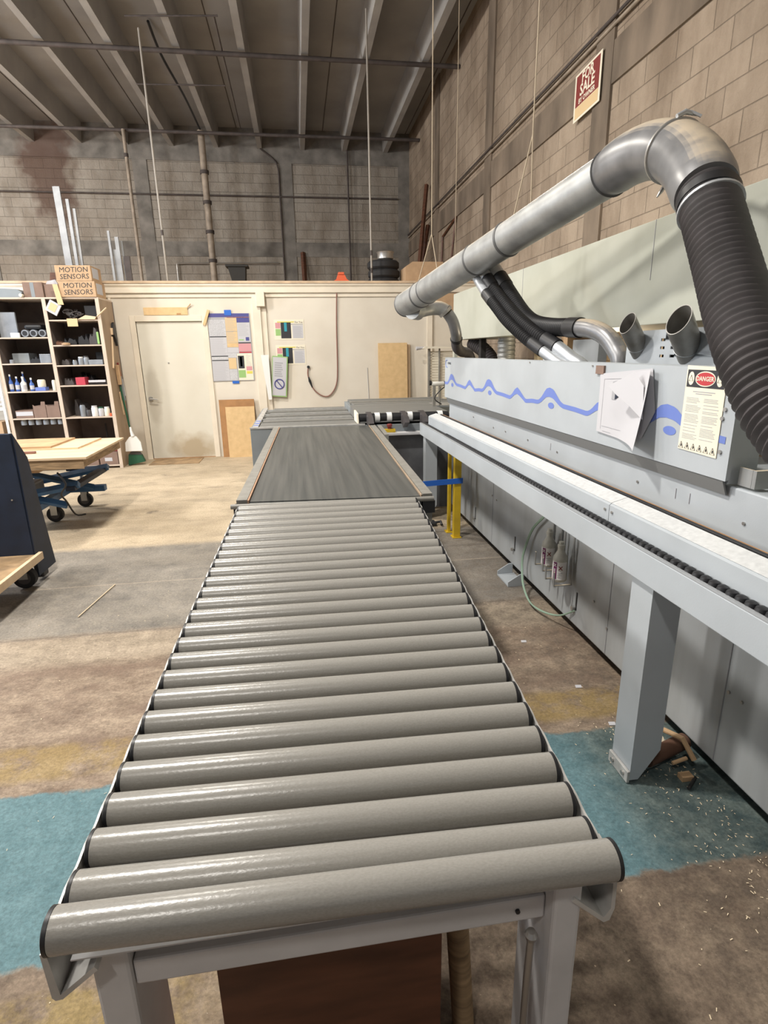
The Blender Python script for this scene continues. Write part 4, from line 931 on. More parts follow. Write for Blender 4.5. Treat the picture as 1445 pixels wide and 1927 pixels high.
pole(1.212, 9.25, 2.557, 6.10, 0.014, 'pole', 'thin white pole standing on the mezzanine beside the tyre stack', (3.0, 2.75), 'thin_pole')
pole(-3.33, 14.0, 2.557, 6.08, 0.035, 'pvc', 'brownish pipe rising from mezzanine to the far overhead pipe, left', (5.6,), 'drain_pipe')
pole(-1.80, 14.3, 2.557, 6.20, 0.072, 'pvc', 'thick rusty vertical pipe on the mezzanine near the back wall', (5.4, 4.8, 4.2, 3.6, 3.0), 'drain_pipe')
tag(MB().tube(resample([(-1.80, 14.2, 6.2), (-1.86, 12.9, 6.3), (-2.0, 11.7, 6.45), (-2.02, 10.9, 6.58)], 0.15), 0.022, 8).build('ceiling_cable', 'black'), 'black cable snaking over the ceiling from the thick pipe', 'cable')
bf = thing('ceiling_conduit', (-2.2, 9, 6.3), 'thin pale conduit rectangle fixed under the ceiling beams', 'conduit')
MB().tube([(-2.15, 9.95, 6.17), (-0.85, 9.80, 6.17)], 0.013, 8).build('conduit', 'pipe', bf); MB().tube([(-2.55, 12.1, 6.17), (-1.0, 12.0, 6.17)], 0.013, 8).build('conduit', 'pipe', bf); MB().tube([(-0.90, 9.8, 6.17), (-0.93, 14.0, 6.17)], 0.013, 8).build('conduit', 'pipe', bf)

# for sale sign on the right wall
fsg = thing('for_sale_sign', (2.96, 6.05, 3.75), 'red and cream FOR SALE sign hanging on the right block wall', 'sign')
ya_, yb_ = 6.265, 5.745
def sq(u, v): return (ya_+(yb_-ya_)*u, 3.765+0.415*v+0.018*u)
MB().prism([sq(0, 0), sq(1, 0), sq(1, 1), sq(0, 1)], 'X', 2.950, 2.955).build('board', 'cream_paper', fsg)
MB().prism([sq(0.06, 0.30), sq(0.94, 0.30), sq(0.94, 0.95), sq(0.06, 0.95)], 'X', 2.9480, 2.9499).build('red_field', 'maroon', fsg)
MB().prism([sq(0.06, 0.05), sq(0.94, 0.05), sq(0.94, 0.29), sq(0.06, 0.29)], 'X', 2.9480, 2.9499).build('yellow_field', 'tanp', fsg)
def stx(s_, u, v, size):
    y, z = sq(u, v); mb = MB(); mb.text(s_, size, frame_to((2.9470, y, z), (0, yb_-ya_, 0.018), (0, 0, 1)), bold=0.022); mb.build('lettering', 'cream_paper', fsg)
stx('FOR', 0.5, 0.82, 0.125); stx('SALE', 0.5, 0.58, 0.138); stx('BY OWNER', 0.5, 0.375, 0.062)

# ================================================================== THINGS ON THE MEZZANINE
def stud(x, y, z1, w_, label, lean=0.0, m_='stud'):
    mb = MB(); h_ = z1-2.557
    mb.box((-w_/2, 0, 0), (w_/2, 0.003, h_)); mb.box((-w_/2, 0.003, 0), (-w_/2+0.003, 0.03, h_)); mb.box((w_/2-0.003, 0.003, 0), (w_/2, 0.03, h_))
    mb.xform(Matrix.Translation((x, y, 2.557)) @ Matrix.Rotation(lean, 4, 'Y'))
    return tag(mb.build('metal_stud', m_), label, 'stud', 'metal studs leaning on the mezzanine')
for a in ((-3.20, 9.25, 3.82, 0.045, 'tall grey metal stud, leftmost of the tall bundle behind the boxes', -0.01),
          (-3.15, 9.20, 3.81, 0.07, 'widest bright metal stud in the tall bundle', -0.01),
          (-3.06, 9.22, 3.66, 0.04, 'metal stud right of the widest one in the tall bundle', 0.0),
          (-3.01, 9.26, 3.55, 0.035, 'white tipped metal stud at the right of the tall bundle', 0.01),
          (-2.57, 9.20, 3.26, 0.03, 'white ended thin stud, leftmost of the short bundle', 0.0),
          (-2.52, 9.24, 3.02, 0.05, 'shortest pale stud in the short bundle', 0.0),
          (-2.47, 9.20, 3.18, 0.05, 'tallest grey stud in the middle of the short bundle', 0.0),
          (-2.42, 9.26, 3.14, 0.025, 'thin stud right of the tallest in the short bundle', 0.0)): stud(*a)
stud(-2.37, 9.22, 2.93, 0.08, 'dark bronze stud at the right of the short bundle', 0.0, 'pipe')
stud(-3.22, 9.30, 3.47, 0.02, 'slim yellowish batten left of the tall bundle', 0.0, 'tanp')
tb = thing('storage_tub', (-0.82, 9.35, 2.557), 'black plastic tub standing on the mezzanine edge', 'tub')
MB().prism([(-0.90, 2.557), (-0.72, 2.557), (-0.70, 2.80), (-0.96, 2.80)], 'Y', 9.25, 9.5).build('body', 'dark', tb); MB().prism([(-0.99, 2.80), (-0.66, 2.80), (-0.66, 2.825), (-0.99, 2.83)], 'Y', 9.23, 9.52).build('rim', 'dark', tb)
ot = thing('orange_tool', (0.74, 9.25, 2.557), 'orange red plastic tool lying on the mezzanine edge', 'tool')
MB().prism([(0.55, 2.557), (0.92, 2.557), (0.82, 2.62), (0.79, 2.68), (0.68, 2.68), (0.66, 2.62)], 'Y', 9.2, 9.32).build('body', 'orange', ot); MB().box((0.69, 9.19, 2.685), (0.78, 9.33, 2.72), 0.005).build('handle', 'orange', ot)
for i, (z, dx_) in enumerate(((2.557, 0), (2.69, 0.01), (2.823, 0.0))):
    cx, cy = 1.47+dx_, 9.75; rr_ = 0.26
    ty = thing('tyre', (cx, cy, z), 'black tyre, %s of the stack on the mezzanine' % ('bottom', 'middle', 'top')[i], 'tyre', 'stacked tyres')
    MB().lathe([(0.13, 0.0), (rr_-0.03, 0.0), (rr_, 0.03), (rr_, 0.10), (rr_-0.03, 0.128), (0.13, 0.128)], (cx, cy, z), 32).build('tread', 'rubber', ty)
pt = thing('steel_pot', (1.50, 9.70, 2.952), 'shiny steel pot resting on top of the tyre stack', 'pot')
MB().lathe([(0.10, 0.0), (0.13, 0.03), (0.13, 0.10), (0.145, 0.13), (0.11, 0.15), (0.10, 0.145)], (1.50, 9.70, 2.952), 28).build('body', 'steel', pt)
bx = thing('cardboard_box', (1.90, 9.4, 2.557), 'brown cardboard box beside the tyre stack on the mezzanine', 'box')
MB().prism([(1.75, 2.557), (2.35, 2.557), (2.35, 2.88), (1.86, 2.88), (1.75, 2.81)], 'Y', 9.25, 9.75).build('body', 'cardboard', bx)
lm = thing('wall_mounted_frame', (2.95, 11.2, 3.0), 'dark wooden frame leaning on the right wall above the mezzanine', 'frame')
for p, q in (((2.93, 11.75, 2.60), (2.97, 11.75, 3.70)), ((2.97, 11.75, 3.70), (2.97, 10.80, 3.85)), ((2.97, 10.80, 3.85), (2.92, 11.1, 2.60))):
    MB().tube([p, q], 0.02, 4).build('frame_bar', 'brownboard', lm)
for i, (p, q) in enumerate((((2.55, 12.3, 2.58), (2.90, 12.9, 4.9)), ((2.62, 12.6, 2.58), (2.90, 12.75, 4.1)))):
    tag(MB().tube([p, q], 0.045, 4).build('leaning_plank', 'brownboard'), ('taller dark red plank leaning in the right back corner', 'shorter dark red plank leaning in the right back corner')[i], 'plank')
tag(MB().tube([(0.30, BW-0.25, 2.56), (0.28, BW-0.05, 3.95)], 0.06, 4).build('leaning_plank', 'brownboard'), 'dark red plank leaning on the back wall right of the centre pilaster', 'plank')

# ================================================================== OFFICE WALL THINGS
FY = OW-0.0015
def rect(mb, x0, x1, z0, z1, y=FY, th=0.001): mb.box((x0, y-th, z0), (x1, y, z1))
sk = thing('wood_offcut_sign', (-1.84, FY-0.02, 2.10), 'bare wood strip fixed to the wall above the door', 'board')
MB().box((-2.155, FY-0.018, 2.100), (-1.545, FY, 2.205), 0.002).build('board', 'osb', sk); MB().cyl((-1.54, FY-0.02, 2.20), (-1.49, FY-0.03, 2.25), 0.008, 8).build('hook', 'wood', sk)
MB().box((-1.70, FY-0.019, 2.104), (-1.64, FY-0.0182, 2.125)).build('knot', 'mdf', sk)
po = thing('notice_board_poster', (-0.98, FY, 1.15), 'large framed labour notice poster with coloured panels right of the door', 'poster')
MB().prism([(-1.275, 1.148), (-0.668, 1.152), (-0.672, 2.118), (-1.278, 2.125)], 'Y', FY-0.012, FY).build('backing', 'greyink', po)
def pan(nm, x0, x1, z0, z1, m_): MB().box((x0, FY-0.0140, z0), (x1, FY-0.0122, z1)).build(nm, m_, po)
for a in (('panel', -1.268, -1.03, 1.80, 2.03, 'paper_grey'), ('panel', -1.268, -1.03, 1.52, 1.785, 'paper'), ('panel', -1.268, -1.03, 1.46, 1.505, 'paper_grey'), ('panel', -1.268, -1.03, 1.158, 1.445, 'paper'),
          ('panel', -1.027, -0.865, 1.865, 2.06, 'tanp'), ('panel', -1.027, -0.865, 1.705, 1.86, 'tanp'), ('panel', -1.027, -0.865, 1.64, 1.70, 'osb'), ('panel', -1.027, -0.865, 1.56, 1.635, 'paper'), ('panel', -1.027, -0.90, 1.49, 1.555, 'paper_grey'),
          ('panel', -1.027, -0.915, 1.325, 1.485, 'tanp'), ('panel', -1.027, -0.915, 1.158, 1.32, 'paper_grey'), ('banner', -1.268, -0.68, 2.065, 2.115, 'navy'), ('banner', -0.862, -0.68, 1.99, 2.06, 'navy'), ('banner', -1.0, -0.68, 2.055, 2.068, 'pink'),
          ('panel', -0.862, -0.68, 1.715, 1.985, 'paper'), ('panel', -0.862, -0.68, 1.58, 1.69, 'pink'), ('stripe', -0.862, -0.68, 1.555, 1.572, 'red'), ('panel', -0.897, -0.68, 1.158, 1.548, 'cream_paper')): pan(*a)
def pan2(nm, x0, x1, z0, z1, m_): MB().box((x0, FY-0.0156, z0), (x1, FY-0.0142, z1)).build(nm, m_, po)
for a in (('photo', -0.888, -0.80, 1.33, 1.515, 'ink'), ('photo_strip', -0.86, -0.83, 1.36, 1.50, 'tealink'), ('green_patch', -0.895, -0.79, 1.195, 1.305, 'greenp'), ('pink_patch', -0.775, -0.69, 1.30, 1.36, 'pink'), ('yellow_patch', -0.775, -0.69, 1.25, 1.29, 'yellowp'), ('green_text', -0.85, -0.78, 1.735, 1.75, 'greenp'), ('blue_text', -0.75, -0.70, 1.73, 1.78, 'navy')): pan2(*a)
mb = MB(); rr = random.Random(5)
for (x0, x1, z0, z1) in ((-1.26, -1.04, 1.53, 1.77), (-1.26, -1.04, 1.17, 1.43), (-1.26, -1.04, 1.81, 2.02), (-1.02, -0.875, 1.72, 2.05), (-0.77, -0.69, 1.37, 1.53), (-0.85, -0.69, 1.80, 1.97)):
    z = z1
    while z > z0: mb.box((x0, FY-0.0146, z-0.003), (x1-rr.uniform(0, 0.05), FY-0.0141, z)); z -= 0.013
mb.build('text_lines', 'greyink', po)
mb = MB()
for (x0, x1, z) in ((-1.268, -1.03, 1.79), (-1.268, -1.03, 1.512), (-1.268, -1.03, 1.452), (-0.862, -0.68, 1.70)): mb.box((x0, FY-0.0150, z-0.006), (x1, FY-0.0145, z+0.006))
mb.build('rules', 'ink', po)
MB().box((-1.03, FY-0.018, 2.09), (-0.93, FY-0.0158, 2.165)).build('blue_tape', 'bluetape', po); MB().box((-1.0, FY-0.014, 1.11), (-0.90, FY-0.0125, 1.149)).build('blue_tape', 'bluetape', po)
tag(MB().prism([(-1.345, 1.965), (-1.31, 1.95), (-1.23, 2.16), (-1.265, 2.17)], 'Y', FY-0.045, FY-0.025).build('masking_tape_strip', 'osb'), 'slanted tan strip stuck across the top left corner of the notice poster', 'tape')
def flyer(x, z, label):
    t = thing('flyer', (x, FY, z), label, 'flyer', 'flyers on the office wall')
    MB().box((x, FY-0.002, z), (x+0.445, FY, z+0.29)).build('sheet', 'cream_paper', t)
    def q(nm, a, b, c, d, m_, l=0.0022): MB().box((x+a, FY-l-0.0012, z+b), (x+c, FY-l, z+d)).build(nm, m_, t)
    q('photo', 0.10, 0.02, 0.25, 0.26, 'ink'); q('photo_strip', 0.15, 0.12, 0.19, 0.25, 'tealink', 0.0036); q('text_panel', 0.27, 0.02, 0.43, 0.21, 'paper'); q('rule', 0.25, 0.215, 0.43, 0.228, 'greyink')
    q('pink_patch', 0.02, 0.165, 0.095, 0.245, 'pink'); q('green_patch', 0.02, 0.06, 0.095, 0.155, 'greenp'); q('yellow_text', 0.05, 0.248, 0.30, 0.262, 'yellowp', 0.0036)
    mb = MB(); mb.text('For You', 0.035, frame_to((x+0.37, FY-0.0030, z+0.25), (1, 0, 0), (0, 0, 1))); mb.build('lettering', 'ink', t)
    mb = MB()
    for i in range(12): mb.box((x+0.285, FY-0.0042, z+0.03+0.014*i), (x+0.415-0.01*(i % 3), FY-0.0036, z+0.034+0.014*i))
    mb.build('text_lines', 'greyink', t)
flyer(-0.325, 1.735, 'upper colourful flyer of two on the office wall'); flyer(-0.320, 1.370, 'lower colourful flyer of two on the office wall')
pb_ = thing('parking_sign', (-0.33, OW-0.05, 0.90), 'framed sign with a crossed circle, tilted on the wall right of the post', 'sign')
T = Matrix.Translation((-0.33, OW-0.055, 0.90)) @ Matrix.Rotation(math.radians(5), 4, 'Y')
MB().box((-0.10, 0, 0), (0.13, 0.02, 0.60), T=T).build('frame', 'greenp', pb_); MB().box((-0.09, -0.003, 0.015), (0.115, -0.0005, 0.585), T=T).build('face', 'paper', pb_)
mb = MB()
for k in range(7): mb.box((-0.06, -0.0045, 0.30+0.032*k), (0.06-0.01*(k % 3), -0.0035, 0.318+0.032*k), T=T)
mb.build('text_lines', 'greyink', pb_)
mb = MB(); ring = [T @ Vector((0.015+0.07*math.cos(2*PI*k/28), -0.006, 0.19+0.07*math.sin(2*PI*k/28))) for k in range(28)]
mb.tube(ring, 0.008, 8, closed=True); mb.tube([T @ Vector((-0.03, -0.006, 0.24)), T @ Vector((0.06, -0.006, 0.14))], 0.007, 8); mb.build('crossed_circle', 'navy', pb_)
tag(MB().prism([(-0.545, 1.52), (-0.43, 1.52), (-0.425, 0.86), (-0.475, 0.86)], 'Y', OW-0.085, OW-0.075).build('paper_sheet', 'white'), 'narrow white sheet of paper hanging on the post left of the tilted sign', 'paper')
jb = thing('wall_chime_box', (-0.49, OW-0.08, 2.21), 'cream box mounted on top of the wall post', 'box')
MB().box((-0.555, OW-0.10, 2.205), (-0.43, OW-0.051, 2.41), 0.006).build('cover', 'trim', jb)
ec = thing('extension_cord', (0.4, OW-0.02, 0.9), 'brown cord hanging in a loop on the office wall with a black plug', 'cord')
MB().tube(resample([(0.63, OW-0.03, 2.39), (0.61, OW-0.02, 1.9), (0.60, OW-0.02, 1.3), (0.57, OW-0.02, 1.05), (0.47, OW-0.02, 0.90), (0.36, OW-0.02, 0.885), (0.24, OW-0.02, 0.97), (0.17, OW-0.02, 1.10), (0.14, OW-0.02, 1.22), (0.15, OW-0.02, 1.32)], 0.04), 0.009, 8).build('cord', 'copperred', ec)
MB().tube([(0.20, OW-0.022, 1.02), (0.165, OW-0.022, 1.12), (0.15, OW-0.022, 1.18)], [0.008, 0.020, 0.010], 10).build('connector', 'black', ec); MB().cyl((0.155, OW-0.001, 1.33), (0.155, OW-0.03, 1.33), 0.022, 12).build('plug', 'black', ec)
tag(MB().tube([(1.07, OW-0.004, 1.30), (1.09, OW-0.004, 0.60)], 0.004, 6).build('wall_crack_wire', 'greyink'), 'thin grey wire hanging on the wall left of the chipboard panels', 'wire')
def lean_board(x0, x1, h_, y, m_, label, th=0.016, nm='leaning_board', lean=-0.03, z=0.0):
    mb = MB(); mb.box((x0, -th/2, 0), (x1, th/2, h_)); mb.xform(Matrix.Translation((0, y, z)) @ Matrix.Rotation(lean, 4, 'X')); return tag(mb.build(nm, m_), label, 'board')
lean_board(-1.225, -0.70, 0.875, 8.845, 'mdf', 'brown hardboard sheet leaning on the wall right of the door')
lean_board(-1.13, -0.70, 0.77, 8.79, 'osb', 'pale chipboard sheet leaning in front of the brown hardboard', th=0.02)
lean_board(1.235, 1.69, 1.665, 8.81, 'osb', 'tall golden chipboard panel leaning on the wall behind the conveyor', th=0.03)
lean_board(1.30, 1.745, 1.64, 8.855, 'ply', 'second chipboard panel just behind the tall golden one', th=0.02)
cv = thing('covered_rack', (2.3, 8.6, 0), 'rack with draped pale cloth and louvred panel beyond the machine end', 'rack')
e = MB()
for k in range(26): e.box((2.00, 8.60, 0.50+0.04*k), (2.62, 8.62, 0.532+0.04*k))
e.build('louvres', 'cream_paper', cv)
e = MB(); e.box((1.97, 8.58, 0.002), (1.999, 8.64, 1.57)); e.box((2.13, 8.57, 0.002), (2.15, 8.598, 1.57)); e.box((2.62, 8.58, 0.002), (2.65, 8.64, 1.57)); e.build('posts', 'belt_rail', cv)
e = MB(); e.prism([(1.86, 1.572), (2.70, 1.572), (2.70, 1.615), (2.3, 1.59), (2.05, 1.60), (1.90, 1.60)], 'Y', 8.50, 8.72); e.build('cloth', 'cream_paper', cv)
e = MB(); e.tube([(1.77, 8.55, 1.575), (1.90, 8.55, 1.585), (2.0, 8.55, 1.59)], [0.028, 0.015, 0.008], 10); e.build('bunched_end', 'paper_grey', cv)
tag(MB().box((2.08, OW-0.04, 2.12), (2.60, OW-0.001, 2.38), 0.004).build('wood_patch', 'cardboard'), 'tan wood patch at the top of the office wall behind the duct end', 'board')

# cleaning tools by the door
bm_ = thing('push_broom', (-2.48, 8.55, 0), 'green broom standing against the shelf side left of the door', 'broom')
MB().tube([(-2.535, 8.62, 1.12), (-2.45, 8.56, 0.26)], 0.013, 12).build('handle', 'green', bm_)
MB().prism([(-2.535, 0.002), (-2.30, 0.05), (-2.335, 0.15), (-2.515, 0.16)], 'Y', 8.47, 8.53).build('bristles', 'green', bm_); MB().prism([(-2.515, 0.161), (-2.335, 0.151), (-2.36, 0.19), (-2.48, 0.20)], 'Y', 8.475, 8.525).build('head', 'hose_grey', bm_)
dpn = thing('dustpan', (-2.42, 8.45, 0.2), 'white dustpan clipped in front of the green broom', 'dustpan')
MB().prism([(-2.535, 0.215), (-2.305, 0.215), (-2.315, 0.34), (-2.36, 0.42), (-2.41, 0.44), (-2.46, 0.42), (-2.525, 0.34)], 'Y', 8.43, 8.455).build('pan', 'white', dpn); MB().tube([(-2.41, 8.44, 0.43), (-2.425, 8.44, 0.50), (-2.43, 8.45, 0.56)], [0.028, 0.018, 0.014], 12).build('handle', 'white', dpn)
tag(MB().box((-2.24, 8.40, 0.001), (-1.53, 8.87, 0.008)).build('door_mat', 'ply_edge'), 'thin brown mat lying on the floor before the door', 'mat')

# ================================================================== SHELVING
SY = 8.32; SB = 8.90
sh = thing('storage_shelf', (-3.24, 8.6, 0), 'tall open plywood storage shelf left of the door', 'shelf')
MB().box((-3.93, SB-0.012, 0.05), (-2.56, SB-0.002, 2.28)).build('back_panel', 'shelf_in', sh)
MB().box((-2.585, SY+0.0155, 0), (-2.567, SB-0.013, 2.295)).build('side_panel', 'shelf_side', sh)
for x in (-2.61, -3.27, -3.945): MB().box((x, SY, 0), (x+0.045, SY+0.015, 2.295)).build('face_upright', 'shelf_face', sh)
MB().box((-3.262, SY+0.0155, 0.05), (-3.242, SB-0.013, 2.27)).build('divider', 'shelf_in', sh); MB().box((-3.94, SY+0.0155, 0), (-3.92, SB-0.013, 2.295)).build('side_panel', 'shelf_in', sh)
MB().box((-3.945, SY-0.001, 2.276), (-2.566, SB-0.013, 2.296)).build('top_board', 'shelf_face', sh)
RZ = [2.01, 1.69, 1.428, 1.161, 0.728]; LZ = [1.795, 1.462, 1.095, 0.735]
for z in RZ: MB().box((-3.224, SY+0.002, z-0.010), (-2.611, SB-0.013, z+0.006)).build('shelf_board', 'shelf_face', sh)
for z in LZ: MB().box((-3.899, SY+0.002, z-0.010), (-3.271, SB-0.013, z+0.006)).build('shelf_board', 'shelf_face', sh)
MB().box((-3.899, SY+0.002, 0.03), (-2.611, SB-0.013, 0.05)).build('shelf_board', 'shelf_face', sh)
s2 = thing('wire_rack', (-4.2, 8.6, 0), 'pale rack with slats at the far left edge behind the carts', 'rack')
e = MB()
for z in (1.36, 1.30, 1.24, 1.18, 1.12, 1.06, 1.0, 0.94): e.box((-4.8, SY, z-0.012), (-3.97, SY+0.02, z+0.012), T=Matrix.Rotation(0, 4, 'Y'))
e.build('slats', 'paper', s2)
e = MB(); e.box((-3.985, SY-0.02, 0.002), (-3.955, SY+0.0, 1.9)); e.box((-4.8, SY-0.02, 0.86), (-3.986, SY, 0.90)); e.box((-4.8, SY-0.02, 0.50), (-3.986, SY, 0.53)); e.build('frame', 'white', s2)
MB().box((-4.5, SY+0.03, 0.531), (-4.06, SY+0.3, 0.70)).build('cardboard_bin', 'cardboard', s2)

def bbox(nm, x0, x1, y0, y1, z0, z1, m_, label, cat, group=None, bev=0.003): return tag(MB().box((x0, y0, z0), (x1, y1, z1), bev).build(nm, m_), label, cat, group)
# boxes on top of the shelf
def text_box(x0, x1, z0, z1, lines, label, y0=8.30):
    t = thing('cardboard_carton', ((x0+x1)/2, y0+0.2, z0), label, 'box', 'cartons on top of the shelf')
    MB().box((x0, y0, z0), (x1, y0+0.40, z1), 0.003).build('body', 'cardboard', t); MB().box((x1+0.0002, y0+0.05, z0+0.04), (x1+0.0018, y0+0.28, z1-0.02)).build('side_label', 'paper', t)
    for i, s_ in enumerate(lines):
        mb = MB(); mb.text(s_, 0.088, frame_to(((x0+x1)/2+0.01, y0-0.0012, z1-0.055-0.082*i), (1, 0, 0.02), (0.08, 0, 1))); mb.build('handwriting', 'ink', t)
text_box(-3.02, -2.575, 2.297, 2.490, ('MOTION', 'SENSORS'), 'lower carton handwritten MOTION SENSORS on the shelf top')
text_box(-3.035, -2.60, 2.492, 2.680, ('MOTION', 'SENSORS'), 'upper carton handwritten MOTION SENSORS, stacked on its twin')
cb = thing('cardboard_box', (-3.34, 8.5, 2.297), 'brown box with a blue strip at the left on the shelf top', 'box')
MB().box((-3.475, 8.34, 2.297), (-3.235, 8.65, 2.480), 0.003).build('body', 'cardboard_dk', cb); MB().box((-3.385, 8.3385, 2.30), (-3.34, 8.3395, 2.478)).build('blue_strip', 'blue_paint', cb)
ob = thing('open_carton', (-3.13, 8.5, 2.297), 'open carton with flaps up between the blue strip box and the lettered cartons', 'box')
MB().box((-3.225, 8.36, 2.297), (-3.045, 8.64, 2.46), 0.003).build('body', 'cardboard_dk', ob); MB().prism([(-3.21, 2.462), (-3.06, 2.462), (-3.09, 2.52), (-3.19, 2.50)], 'Y', 8.40, 8.43).build('flap', 'paper', ob); MB().prism([(-3.17, 2.50), (-3.06, 2.54), (-3.06, 2.61), (-3.15, 2.61)], 'Y', 8.44, 8.45).build('flap', 'brownboard', ob)
MB().prism([(-3.06, 2.20), (-2.99, 2.20), (-3.03, 2.45), (-3.09, 2.45)], 'Y', 8.285, 8.292).build('hanging_flap', 'tanp', ob)
tag(MB().prism([(-4.0, 2.297), (-3.52, 2.297), (-3.50, 2.36), (-3.56, 2.40), (-4.0, 2.42)], 'Y', 8.35, 8.60).build('rolled_bag', 'blue_paint'), 'grey blue bag lying at the far left of the shelf top', 'bag')
tag(MB().tube([(-3.498, 8.29, 2.3195), (-3.498, 8.345, 2.3195)], 0.021, 14).build('paper_roll', 'cream_paper'), 'small pale roll left of the blue strip box on the shelf top', 'roll')

# right bay
tag(MB().box((-0.075, 0, -0.075), (0.075, 0.02, 0.075), T=Matrix.Translation((-3.13, 8.295, 2.165)) @ Matrix.Rotation(math.radians(32), 4, 'Y')).build('photo_card', 'paper'), 'white square card with yellow picture tilted in the top right bay', 'card')
tag(MB().box((-0.05, -0.002, -0.045), (0.04, -0.0005, 0.05), T=Matrix.Translation((-3.13, 8.294, 2.165)) @ Matrix.Rotation(math.radians(32), 4, 'Y')).build('card_picture', 'tanp'), 'tan printed picture on the tilted white card', 'picture')
cable_box = MB(); rr = random.Random(11)
for k in range(16):
    cx = rr.uniform(-3.02, -2.75); cy = rr.uniform(8.36, 8.55); cz = rr.uniform(2.03, 2.10); r_ = rr.uniform(0.025, 0.06); ax = rr.uniform(0, PI)
    pts = [Vector((cx+r_*math.cos(a)*math.cos(ax), cy+r_*math.cos(a)*math.sin(ax)*0.8, cz+0.008+r_*0.9*abs(math.sin(a/2+k)))) for a in [2*PI*j/14 for j in range(14)]]
    cable_box.tube(pts, 0.006, 6, closed=True)
tag(cable_box.build('tangled_cables', 'hose_grey'), 'heap of tangled dark cables on the top right shelf', 'cables', kind='stuff')
bbox('black_case', -2.80, -2.63, 8.45, 8.75, 2.018, 2.20, 'black', 'black case in the back of the top right bay', 'case')
bbox('tan_note', -2.99, -2.86, 8.300, 8.303, 1.93, 2.03, 'tanp', 'tan paper note hanging from the top right shelf edge', 'note', bev=0)
tag(MB().prism([(-2.86, 2.018), (-2.64, 2.018), (-2.62, 2.05), (-2.75, 2.07)], 'Y', 8.30, 8.42).build('wood_scraps', 'ply'), 'pale wood scraps at the right of the top right shelf', 'scrap')
tag(MB().tube([(-2.60, 8.28, 2.05), (-2.47, 8.29, 2.16)], 0.010, 4).build('wood_stick', 'ply'), 'pale stick poking out past the shelf side at the top', 'stick')
def blob(nm, x0, x1, z0, h_, m_, label, cat, y=8.38, d=0.16, seed=1):
    r_ = random.Random(seed); n_p = 9; top = [(x0+(x1-x0)*i/n_p, z0+h_*(0.35+0.65*r_.random())) for i in range(n_p+1)]
    top[0] = (x0, z0+h_*0.3); top[-1] = (x1, z0+h_*0.3)
    mb = MB(); mb.prism([(x0, z0)]+[(x1, z0)]+top[::-1], 'Y', y, y+d)
    bmesh.ops.bevel(mb.bm, geom=mb.bm.edges[:], offset=0.004, segments=1, affect='EDGES')
    return tag(mb.build(nm, m_), label, cat)
blob('power_tool', -3.10, -2.94, 1.697, 0.10, 'black', 'dark power tool left on the second right shelf', 'tool', seed=2)
blob('power_tool', -2.92, -2.78, 1.697, 0.16, 'black', 'dark power tool in the middle of the second right shelf', 'tool', seed=3)
blob('power_tool', -2.78, -2.66, 1.697, 0.24, 'hose_grey', 'bulky dark tool at the right of the second right shelf', 'tool', seed=4)
tag(MB().lathe([(0.05, 0), (0.055, 0.02), (0.03, 0.03)], (-3.06, 8.33, 1.697), 14).build('tape_roll', 'cardboard'), 'small brown tape roll on the second right shelf', 'roll')
tag(MB().box((-2.665, 8.34, 1.70), (-2.635, 8.36, 1.86), 0.01).build('green_spatula', 'greenp'), 'pale green strip standing at the right of the second right shelf', 'strip')
def jar(x, z, r_, h_, m_, label, cat='jar', y=8.40, lid=None, nm='jar'):
    t = thing(nm, (x, y, z), label, cat)
    MB().lathe([(r_*0.92, 0), (r_, 0.006), (r_, h_*0.85), (r_*0.8, h_)], (x, y, z), 18).build('body', m_, t)
    if lid: MB().lathe([(r_*0.85, 0), (r_*0.85, 0.015), (0, 0.016)], (x, y, z+h_+0.0005), 16).build('lid', lid, t)
    return t
jar(-2.93, 1.435, 0.035, 0.09, 'clear', 'small clear jar on the third right shelf, left', lid='white')
jar(-2.86, 1.435, 0.035, 0.10, 'clear', 'clear jar with grey lid on the third right shelf', lid='hose_grey')
jar(-3.01, 1.435, 0.03, 0.05, 'clear', 'squat clear jar at the left of the third right shelf', lid='steel')
bbox('clear_organiser', -2.82, -2.64, 8.36, 8.55, 1.435, 1.50, 'clear', 'low clear plastic organiser on the third right shelf', 'box')
bbox('black_battery_case', -2.78, -2.65, 8.57, 8.75, 1.435, 1.60, 'black', 'black case behind the clear organiser', 'case')
bbox('red_tray', -3.02, -2.90, 8.34, 8.50, 1.168, 1.27, 'tray_red', 'red plastic bin on the fourth right shelf', 'bin')
bbox('white_level', -2.86, -2.64, 8.345, 8.38, 1.20, 1.23, 'paper', 'white bar lying over tools on the fourth right shelf', 'bar')
blob('hand_tools', -2.88, -2.63, 1.168, 0.05, 'hose_grey', 'row of dark hand tools under the white bar', 'tools', y=8.39, seed=8)
blob('black_drill', -2.92, -2.84, 1.168, 0.14, 'black', 'black drill right of the red bin', 'tool', y=8.52, seed=9)
for i, (x, r_, h_, m_, l_, s_) in enumerate(((-3.01, 0.036, 0.16, 'clear', None, 'crumpled clear bag jar at the left of the fifth right shelf'), (-2.935, 0.034, 0.09, 'hose_grey', None, 'grey canister on the fifth right shelf'), (-2.855, 0.042, 0.13, 'white', 'paper', 'white tub, largest on the fifth right shelf'), (-2.772, 0.035, 0.11, 'paper', 'green', 'white can with a green band on the fifth right shelf'), (-2.692, 0.038, 0.11, 'cream_paper', 'white', 'cream can at the right of the fifth right shelf'))):
    jar(x, 0.735, r_, h_, m_, s_, 'can', lid=l_, nm='can')
tag(MB().box((-2.65, 8.34, 0.735), (-2.62, 8.37, 0.775), 0.005).build('red_block', 'orange'), 'small orange red block at the right end of the fifth right shelf', 'block')
